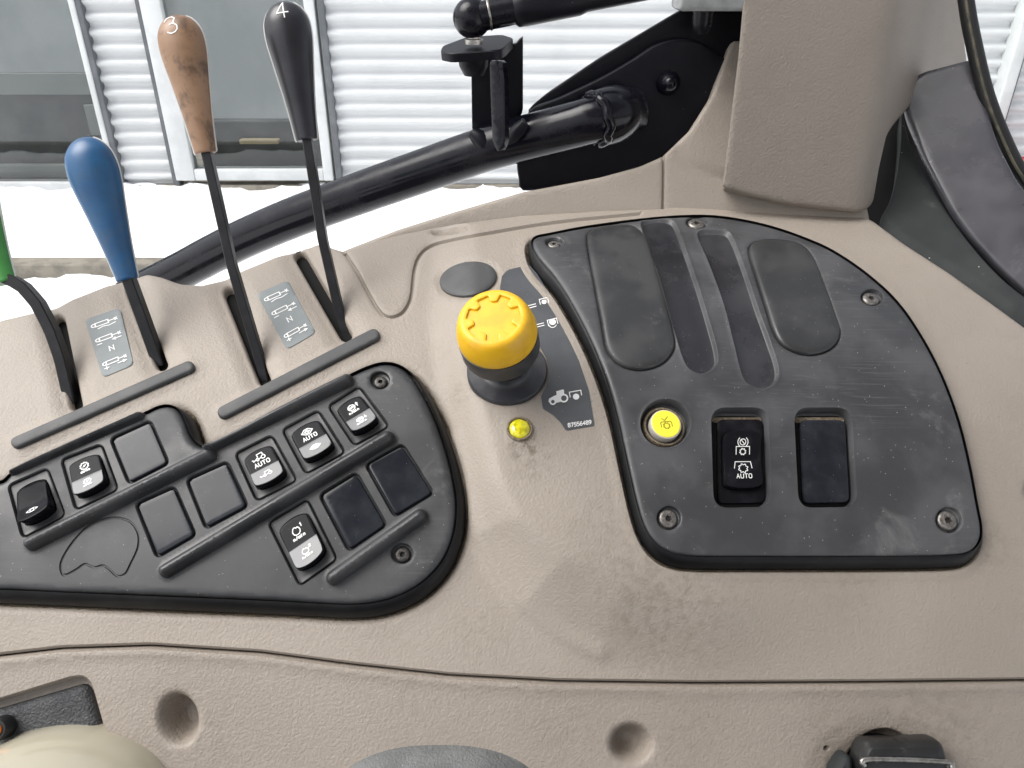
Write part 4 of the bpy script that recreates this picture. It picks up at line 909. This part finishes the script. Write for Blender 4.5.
sl = tube('seal', unproj(sp_[:, 0] + 3, sp_[:, 1], np.full(len(sp_), seal_t)), 7.5 * seal_t / F, BLACK, rw, up=(0, 1, 0), k=16)
tube('seal_edge', unproj(sp_[:, 0] + 2.5, sp_[:, 1], np.full(len(sp_), seal_t - 7.2 * seal_t / F)), 1.6 * seal_t / F, BRASS, sl, up=(0, 1, 0), k=8)
M_GL = plane_map(1000, 90, seal_t * 1.03, (-.05, -.92, .38))
gl = sheet('pane', resample(np.array([(965, -60), (972, 0), (979, 45), (992, 97), (1012, 146), (1036, 184), (1130, 260), (1130, -60)], float), 8), M_GL, GLASS, rw, spacing=12, skirt=-4)

# ------------------------------------------------------------------ GRAB BAR, HINGE PLATE, BRACKET, GAS STRUT
Yp = .585
def vplane(u, v, y=Yp):
    d = unproj(u, v, np.ones_like(np.asarray(u, float))); return d * (y / d[..., 1])[..., None]
def M_V(y):
    f = lambda u, v: vplane(u, v, y)
    def m(uv, h):
        uv = np.asarray(uv, float); return f(uv[:, 0], uv[:, 1]) + np.array([0, -1, 0.]) * (np.asarray(h, float) * .001)[:, None]
    return m
t_hinge = vplane(np.array([640.]), np.array([150.]))[0]
hp = thing('hinge_plate', t_hinge, 'rounded black steel hinge plate with bolt head, behind the welded tube', 'hinge plate')
back = resample(rounded(np.array([(526, 112), (545, 95), (600, 58), (693, 3), (742, -26), (760, -26), (760, 120), (700, 120), (640, 150), (540, 130)], float), [6, 12, 10, 4, 2, 2, 2, 2, 2, 4]), 3)
sheet('back_plate', back, M_V(Yp + .012), PAINTM, hp, spacing=8, base=[(0, -1), (1, -.2), (2, 0)], skirt=-4)
front = resample(rounded(np.array([(517, 166), (515, 150), (528, 114), (560, 98), (620, 69), (650, 50), (675, 40), (700, 44), (720, 60), (727, 85), (722, 105), (712, 125), (690, 147), (663, 162), (600, 180), (523, 191.5)], float), [3, 6, 6, 20, 20, 16, 14, 14, 14, 14, 14, 14, 20, 20, 20, 4]), 3)
front = resample(catmull([(523, 191), (519, 180), (517, 165), (520, 140), (530, 112), (560, 98), (600, 79), (633, 60), (655, 46), (680, 39.5), (704, 44), (722, 58), (733, 60), (729, 80), (720, 105), (708, 127), (690, 147), (663, 162), (630, 172.5), (600, 180), (560, 187)], 5), 3)
sheet('front_plate', front, M_V(Yp), PAINTM, hp, spacing=8, base=[(0, -1.2), (.8, -.3), (1.8, 0)], skirt=-7)
s6 = np.linalg.norm(t_hinge) / F
pc = vplane(np.array([668.]), np.array([83.]))[0]
lathe('bolt_head', pc, (0, -1, 0.1), [(11 * s6, 0), (10.8 * s6, .002), (9 * s6, .006), (6.5 * s6, .0095), (4 * s6, .0118), (1.5 * s6, .0128)], PAINT, hp, k=32)
# tube
bar_px = np.array([(130, 296), (180, 271.5), (215, 253), (250, 236), (290, 219), (330, 204), (370, 189.5), (410, 175.5), (450, 161.5), (490, 148), (530, 137), (570, 126.5), (605, 117), (636, 108)], float)
bar_px = catmull(bar_px, 4, False)
by = np.interp(bar_px[:, 0], [130, 300, 500, 600, 633], [.70, .64, .580, .558, .585])
dirs = unproj(bar_px[:, 0], bar_px[:, 1], np.ones(len(bar_px))); bar = dirs * (by / dirs[:, 1])[:, None]
bt = thing('grab_bar', bar[0], 'bent glossy black steel tube bar running up to the hinge plate', 'bar')
tube('tube', bar, np.interp(bar_px[:, 0], [130, 633], [22, 20]) * s6, PAINT, bt, k=32, sharp=60)
wc = bar[-6:]
mb = MB(); d = bar[-1] - bar[-8]; d /= np.linalg.norm(d); c0 = bar[-6]
xx, yy, zz = axes(d)
rn = np.random.RandomState(3).rand(60)
ring = [c0 + d * (.001 * math.sin(i * 1.3) + .0015 * (rn[i % 40] - .5)) + (xx * math.cos(i * 2 * math.pi / 40) + yy * math.sin(i * 2 * math.pi / 40)) * 21 * s6 for i in range(41)]
mb.add(*tube_geo(np.array(ring), [.0030 + .0008 * rn[i % 40] for i in range(41)], k=10, up=d)); mb.build('weld_bead', PAINT, bt)
lathe('end_collar', c0 - d * .003, d, [(20 * s6, 0), (24 * s6, .006), (25 * s6, .014), (24 * s6, .022), (20 * s6, .03)], PAINT, bt)
# bracket standing on the bar
def at_bar(u, v, dy=0.0):
    y = float(np.interp(u, [130, 300, 500, 600, 633], [.70, .64, .580, .558, .585])) + dy
    d = unproj(np.array([float(u)]), np.array([float(v)]), np.ones(1))[0]; return d * (y / d[1])
bb = at_bar(490, 150)
bk = thing('strut_bracket', bb, 'small black welded bracket with flat top plate standing on the bent tube', 'bracket')
tk = .005
# top plate (horizontal, slightly sloped), web plate facing the viewer and rear plate
cpt = at_bar(482, 44); X = np.array([.995, .0, .06]); X /= np.linalg.norm(X); Y = np.array([.0, .98, .12]); Z = np.cross(X, Y)
top_loop = np.array([(-28, -14), (-20, -22), (12, -22), (16, -14), (22, 12), (14, 26), (-12, 26), (-28, 2)], float)
sheet('top_plate', rounded(top_loop, 3), frame_map(cpt, X, Y, Z), PAINTM, bk, spacing=4, base=[(0, -.6), (.6, 0)], skirt=-6)
pts = [(470, 66), (470, 130), (478, 140), (488, 147), (500, 140), (522, 122), (522, 34)]
M_B1 = M_V(.600)
sheet('rear_web', resample(rounded(np.array([(471, 48), (472, 130), (478, 142), (490, 146), (505, 142), (523, 112), (523, 34), (516, 44)], float), 3), 3), M_B1, PAINTM, bk, spacing=6, base=[(0, -.5), (.8, 0)], skirt=-5)
M_B2 = plane_map(497, 100, at_bar(497, 100) @ np.array([0, cp, -sp]) - .034, (-.55, -.8, .1))
sheet('front_web', resample(rounded(np.array([(489, 60), (502, 60), (504, 80), (505, 142), (501, 151), (496, 151), (492, 140)], float), 3), 2), M_B2, PAINT, bk, spacing=5, base=[(0, -.5), (.8, 0)], skirt=-5)
nut = at_bar(476, 52, -.012)
lathe('nut', at_bar(474, 75, -.010), (0, -.05, 1), [(9 * s6, 0), (11 * s6, .003), (13 * s6, .006), (13.6 * s6, .012), (13.6 * s6, .014)], PAINTM, bk, k=24)
mb = MB()
for pth in (((472, 132), (478, 137), (484, 143), (489, 150)), ((507, 146), (514, 137), (521, 129), (526, 122))): mb.add(*tube_geo(np.array([at_bar(u, v, -.012) for u, v in pth]), [.004, .006, .006, .004], k=12, up=(0, 1, 0)))
mb.build('weld_bead', PAINTM, bk)
# ball joint and gas strut
bj = at_bar(472, 18, -.012)
gs = thing('gas_strut', bj, 'black gas strut with round ball socket end, resting on the bracket', 'gas strut')
lathe('ball_stud', at_bar(474, 44, -.012), (0, 0, 1), [(8 * s6, 0), (8 * s6, .003), (5.5 * s6, .0035), (5.5 * s6, .008), (8 * s6, .0085), (8 * s6, .010), (5 * s6, .012)], STEEL, gs, k=24)
V, Fc = lathe_geo(bj, (0, -.2, 1), [(16.5 * s6 * math.sin(a), -16.5 * s6 * math.cos(a)) for a in np.linspace(.3, math.pi - .05, 20)], k=32); link('ball_socket', V, Fc, PAINT, gs)
axp = [at_bar(u, v, -.012) for u, v in ((480, 16.5), (513, 11), (640, -14))]
axd = axp[2] - axp[1]; axd /= np.linalg.norm(axd)
lathe('socket_neck', axp[0], axd, [(12 * s6, 0), (12 * s6, .018), (11.5 * s6, .026)], PAINT, gs, k=28)
lathe('clip_ring', axp[0] + axd * .0055, axd, [(12.6 * s6, 0), (12.8 * s6, .0006), (12.6 * s6, .0014)], STEEL, gs, k=28)
lathe('strut_body', axp[0] + axd * .022, axd, [(11 * s6, 0), (14.2 * s6, .003), (14.8 * s6, .008), (14.8 * s6, .045), (13 * s6, .05), (13 * s6, .20)], PAINTM, gs, k=32)
# latch block at the top of the hinge plate
lb = vplane(np.array([715.]), np.array([0.]), Yp - .02)[0]
lt = thing('latch_block', lb, 'pale grey block with a short steel pin, above the hinge plate by the pillar', 'latch')
V, Fc = box_geo(lb + np.array([0, 0, .008]), WX, WY, WZ, .052, .03, .028, .003); link('block', V, Fc, GREYBR, lt)
lathe('pin', vplane(np.array([701.]), np.array([34.]), Yp - .014)[0], (0, 0, 1), [(5 * s6, 0), (7.5 * s6, .003), (8.5 * s6, .007), (8.5 * s6, .03)], PAINT, lt, k=24)

# ------------------------------------------------------------------ THINGS ON THE LOWER PANEL
pk = sheet('blanking_plate', resample(rounded(np.array([(-116, 742), (72, 687), (80, 685), (85, 690), (108, 762), (108, 836), (-116, 836)], float), 5), 3), M_POD, BOXB, None, spacing=5, base=[(0, -6), (1.5, -4.2), (5, -2.5), (9, -2.0)], skirt=-8)
tag(pk, 'grained black plastic plate set into the lower beige panel, behind the cream knob', 'cover plate')
ck = unproj(np.array([46.]), np.array([826.]), np.array([.36]))[0]
s = .36 / F
V, Fc = lathe_geo(ck - np.array([0, 0, .02]), (.05, -.25, 1), [(r * s, z * s) for r, z in ((118, -60), (122, -20), (121, 10), (116, 40), (104, 66), (84, 86), (56, 100), (26, 106), (2, 107.5))], k=64, sx=1.12)
tag(link('joystick_head', V, Fc, CREAM, None), 'glossy cream rounded joystick head at the bottom corner', 'joystick')
oc = M_POD(np.array([[4., 727.]]), np.array([3.]))[0]
ot = thing('small_knob', oc, 'small dark round knob with an orange tip, peeping out behind the cream knob', 'knob')
n_ = M_POD(np.array([[4., 727.]]), np.array([4.]))[0] - oc; n_ /= np.linalg.norm(n_)
lathe('knob_body', oc, n_, [(12 * s, -.004), (12 * s, .002), (10 * s, .0035)], BLACK, ot, k=32)
lathe('knob_tip', oc + n_ * .003, n_, [(6.5 * s, 0), (6.5 * s, .0015), (5 * s, .002)], ORANGE, ot, k=24)
ac = unproj(np.array([436.]), np.array([860.]), np.array([.36]))[0]
bm = bmesh.new(); bmesh.ops.create_uvsphere(bm, u_segments=64, v_segments=32, radius=1)
V = np.array([v.co[:] for v in bm.verts]); Fc = [[v.index for v in f.verts] for f in bm.faces]; bm.free()
V = np.sign(V) * np.abs(V) ** .82
tag(link('armrest_pad', ac + V * np.array([126 * s, .09, 72 * s]) , Fc, CUSHION, None), 'worn grey padded armrest end at the bottom edge', 'armrest')
# socket with flip cap
qc = np.array([[885., 775.]]); p0 = M_POD(qc, np.array([-7.]))[0]; n0 = M_POD(qc, np.array([-6.]))[0] - p0; n0 /= np.linalg.norm(n0); sq = np.linalg.norm(M_POD(qc + [[1, 0]], np.array([0.]))[0] - M_POD(qc, np.array([0.]))[0])
so = thing('power_socket', p0, 'round black power socket with square flip cap in the lower beige panel', 'socket')
lathe('socket_barrel', p0, n0, [(36 * sq, 0), (36 * sq, .006), (34 * sq, .008), (28 * sq, .009)], BLACK, so)
x0 = np.array([1., 0, 0]); x0 -= n0 * (x0 @ n0); x0 /= np.linalg.norm(x0); y0 = np.cross(n0, x0); ctr = M_POD(np.array([[889., 754.]]), np.array([0.]))[0]
fmc = frame_map(ctr + n0 * .006, x0, y0, n0); k = sq * 1000
capl = rounded(np.array([(-46, -40), (48, -40), (44, 8), (40, 20), (-34, 18), (-40, 8)], float) * k, 5 * k)
sheet('flip_cap', capl, fmc, CAPB, so, spacing=2, base=[(0, 2), (.8, 7), (2.5, 9.5), (5, 10)], skirt=-4)
rim = np.array([(-40, -2), (-36, 4), (36, 2), (44, -3), (45, -8)], float) * k
path = fmc(catmull(rim, 6, False), np.full(len(catmull(rim, 6, False)), 10.4))
tube('cap_spring', path, 2.6 * sq, STEEL, so, k=12, up=n0)
ear = rounded(np.array([(-72, -40), (-64, -8), (-52, 6), (-44, 2), (-44, -40)], float) * k, 5 * k)
sheet('hinge_ear', ear, fmc, RUBBER, so, spacing=2, base=[(0, 0), (.8, 3), (2.5, 4.5)], skirt=-5)

# ================================================================== OUTSIDE
YW = 7.0
def wx(u, v): return float(vplane(np.array([float(u)]), np.array([float(v)]), YW)[0][0])
def wz(v): return float(vplane(np.array([512.]), np.array([float(v)]), YW)[0][2])
zg = wz(189)
bt0 = (0, YW, zg)
bld = thing('building', bt0, 'white corrugated steel building with two wide windows across the snow', 'building')
def corr(x0, x1, z0, z1, pitch=.118, amp=.024):
    zs = np.arange(z0, z1 + .001, pitch / 14); xs = [x0, x1]; V = []; Fc = []
    for z in zs:
        s_ = math.sin(2 * math.pi * z / pitch); y = YW - amp * math.copysign(abs(s_) ** .75, s_)
        for x in xs: V.append((x, y, z))
    for i in range(len(zs) - 1): Fc.append([2 * i, 2 * i + 1, 2 * i + 3, 2 * i + 2])
    return np.array(V), Fc
ztop = 1.6; zpl = wz(184)
xa0, xa1 = wx(99, 90), wx(157, 90); xb0, xb1 = wx(331, 90), wx(985, 90)
mb = MB(); mb.add(*corr(xa0, xa1, zpl, ztop)); mb.add(*corr(xb0, 7.5, zpl, ztop)); mb.build('cladding', CLAD, bld, sharp=80)
mb = MB(); mb.add(*wbox(-8.5, 7.5, YW - .05, YW + .1, zg - .1, zpl, .008)); mb.build('plinth', CONC, bld)
mb = MB(); mb.add(*wbox(-8.5, 8, YW + 2.6, YW + 2.7, zg - .1, 2.2)); mb.build('inner_wall', ROOMW, bld)
mb = MB(); mb.add(*wbox(-8.5, 8, YW + .16, YW + 2.6, zg - .05, zg + .02)); mb.build('inner_floor', CONC, bld)
def window(x0, x1, z0, z1, tl=.09, tr=.09, tb=.08):
    f = MB(); f.add(*wbox(x0 - tl, x0, YW - .06, YW + .08, z0 - tb, z1, .01)); f.add(*wbox(x1, x1 + tr, YW - .06, YW + .08, z0 - tb, z1, .01)); f.add(*wbox(x0 + .001, x1 - .001, YW - .055, YW + .08, z0 - tb, z0, .01))
    w = f.build('window', FRAMEM, bld)
    g = MB(); g.add(*wbox(x0 - .01, x1 + .01, YW - .005, YW + .005, z0 - .01, z1)); g.build('pane', GLASS, w); return w
w1 = window(-8.2, wx(93, 90), wz(181), ztop, tr=.05)
w2 = window(wx(180, 90), wx(315, 90), wz(168), ztop, tl=.17, tr=.085, tb=.10)
mb = MB(); mb.add(*wbox(xa0 - .02, xa0 + .045, YW - .05, YW + .05, zpl, ztop, .004)); mb.add(*wbox(xa1 - .01, xa1 + .045, YW - .05, YW + .05, zpl, ztop, .004)); mb.add(*wbox(xb0 - .03, xb0 + .025, YW - .05, YW + .05, zpl, ztop, .004)); mb.build('flashing', FRAMED, bld)
# added panels imitate the glass reflections; then a board and a shelf
mb = MB(); mb.add(*wbox(-8.2, wx(95, 90) + .02, YW + .12, YW + .14, wz(74), ztop)); mb.add(*wbox(wx(182, 90) - .05, wx(314, 90) + .05, YW + .12, YW + .14, wz(121), ztop)); mb.build('reflection_panel', REFLPALE, bld)
mb = MB(); mb.add(*wbox(-8.2, wx(95, 90) + .02, YW + .13, YW + .17, wz(97), wz(76))); mb.build('reflection_band', ROOMW, bld)
mb = MB(); mb.add(*wbox(-8.2, wx(95, 90), YW + .3, YW + .9, wz(196), wz(99), .02)); mb.add(*wbox(wx(182, 90), wx(314, 90), YW + .3, YW + .9, wz(196), wz(127), .02)); mb.build('dark_reflection_block', ROOMD, bld)
mb = MB(); mb.add(*wbox(wx(72, 110), wx(112, 110), YW + .2, YW + .24, wz(140), wz(109), .004)); mb.add(*wbox(-8.2, wx(80, 175), YW + .18, YW + .26, wz(183), wz(170), .01)); mb.build('notice_board', ROOMW, bld)
mb = MB(); mb.add(*wbox(wx(232, 145), wx(272, 145), YW + .2, YW + .28, wz(149), wz(144.5), .006)); mb.build('shelf', WOODM, bld)
mb = MB(); mb.add(*wbox(wx(1014, 60), wx(1020, 60), YW - .06, YW + .02, zpl, ztop, .004)); mb.build('flashing', FRAMED, bld)
mb = MB(); mb.add(*wbox(wx(1001, 60), wx(1014, 60) - .002, YW - .14, YW + .02, zpl, ztop, .02)); mb.build('downpipe', FRAMEM, bld)
# red thing against the wall
rb = np.array([float(vplane(np.array([1036.]), np.array([160.]), YW - .55)[0][0]), YW - .55, zg - .1])
rd = thing('oil_drum', rb, 'faded red steel drum standing against the building wall', 'drum')
lathe('drum_body', rb, (0, 0, 1), [(.27, 0), (.285, .02), (.27, .05), (.27, .22), (.285, .24), (.27, .26), (.27, .42), (.285, .45), (.26, .455), (.26, .44)], REDM, rd, k=40)
# ground
def ground(x0, x1, y0, y1, nx, ny, f):
    xs = np.linspace(x0, x1, nx); ys = np.linspace(y0, y1, ny); V = [(x, y, f(x, y)) for y in ys for x in xs]
    Fc = [[j * nx + i, j * nx + i + 1, (j + 1) * nx + i + 1, (j + 1) * nx + i] for j in range(ny - 1) for i in range(nx - 1)]
    return np.array(V), Fc
def bumps(x, y):
    return .02 * math.sin(x * 3.1 + y * 1.7) + .016 * math.sin(x * 7.3 - y * 4.1) + .010 * math.sin(x * 17 + 2 * math.sin(y * 9)) + .008 * math.sin(x * 31 + y * 23)
def gz(x, y):
    b = bumps(x, y); bank = .10 * max(0, min(1, (y - 5.2) / 1.2)); dip = -.06 if y < 4.9 else 0
    return zg - .06 + b + bank + dip
V, Fc = ground(-9, 9, .9, 7.0, 240, 110, gz)
tag(link('snow_ground', V, Fc, SNOW, None, sharp=80), kind='structure')
V, Fc = ground(-80, 80, -80, 80, 41, 41, lambda x, y: zg - .22)
tag(link('ground', V, Fc, SNOW, None), kind='structure')
mb = MB(); yk = 5.0
mb.add(*wbox(-8, float(vplane(np.array([172.]), np.array([270.]), yk)[0][0]), yk, yk + .16, zg - .3, float(vplane(np.array([60.]), np.array([265.]), yk)[0][2]), .012)); 
tag(mb.build('kerb', CONC, None), kind='structure')

# ================================================================== LIGHT, CAMERA
AZ, EL = math.radians(-100), math.radians(56)     # azimuth from +Y towards +X, elevation
w = bpy.data.worlds.new('World'); SC.world = w; w.use_nodes = True; nt = w.node_tree; bg = nt.nodes['Background']
sky = nt.nodes.new('ShaderNodeTexSky'); sky.sky_type = 'NISHITA'; sky.sun_disc = False; sky.sun_elevation = EL; sky.sun_rotation = AZ; sky.air_density = 1.0; sky.dust_density = 4.0; sky.ozone_density = 1.0
hs = nt.nodes.new('ShaderNodeHueSaturation'); hs.inputs['Saturation'].default_value = .25
nt.links.new(sky.outputs[0], hs.inputs['Color']); nt.links.new(hs.outputs[0], bg.inputs['Color']); bg.inputs['Strength'].default_value = .12
sd = bpy.data.lights.new('sun', 'SUN'); sd.energy = 1.5; sd.angle = math.radians(48); sd.color = (1, .97, .93)
so_ = bpy.data.objects.new('sun', sd); COL.objects.link(so_)
dv = Vector((math.sin(AZ) * math.cos(EL), math.cos(AZ) * math.cos(EL), math.sin(EL)))
so_.rotation_euler = dv.to_track_quat('Z', 'Y').to_euler()
cd = bpy.data.cameras.new('camera'); co = bpy.data.objects.new('camera', cd); COL.objects.link(co)
cd.sensor_fit = 'HORIZONTAL'; cd.sensor_width = 36; cd.lens = 36 * F / 1024; cd.clip_start = .02; cd.clip_end = 500
co.location = (0, 0, 0); co.rotation_euler = (math.pi / 2 - PITCH, 0, 0)
SC.camera = co
SC.view_settings.view_transform = 'Standard'; SC.view_settings.look = 'None'; SC.view_settings.exposure = .98; SC.view_settings.gamma = 1
SC.cycles.use_denoising = True; SC.cycles.max_bounces = 8; SC.cycles.transparent_max_bounces = 12; SC.cycles.sample_clamp_indirect = 6
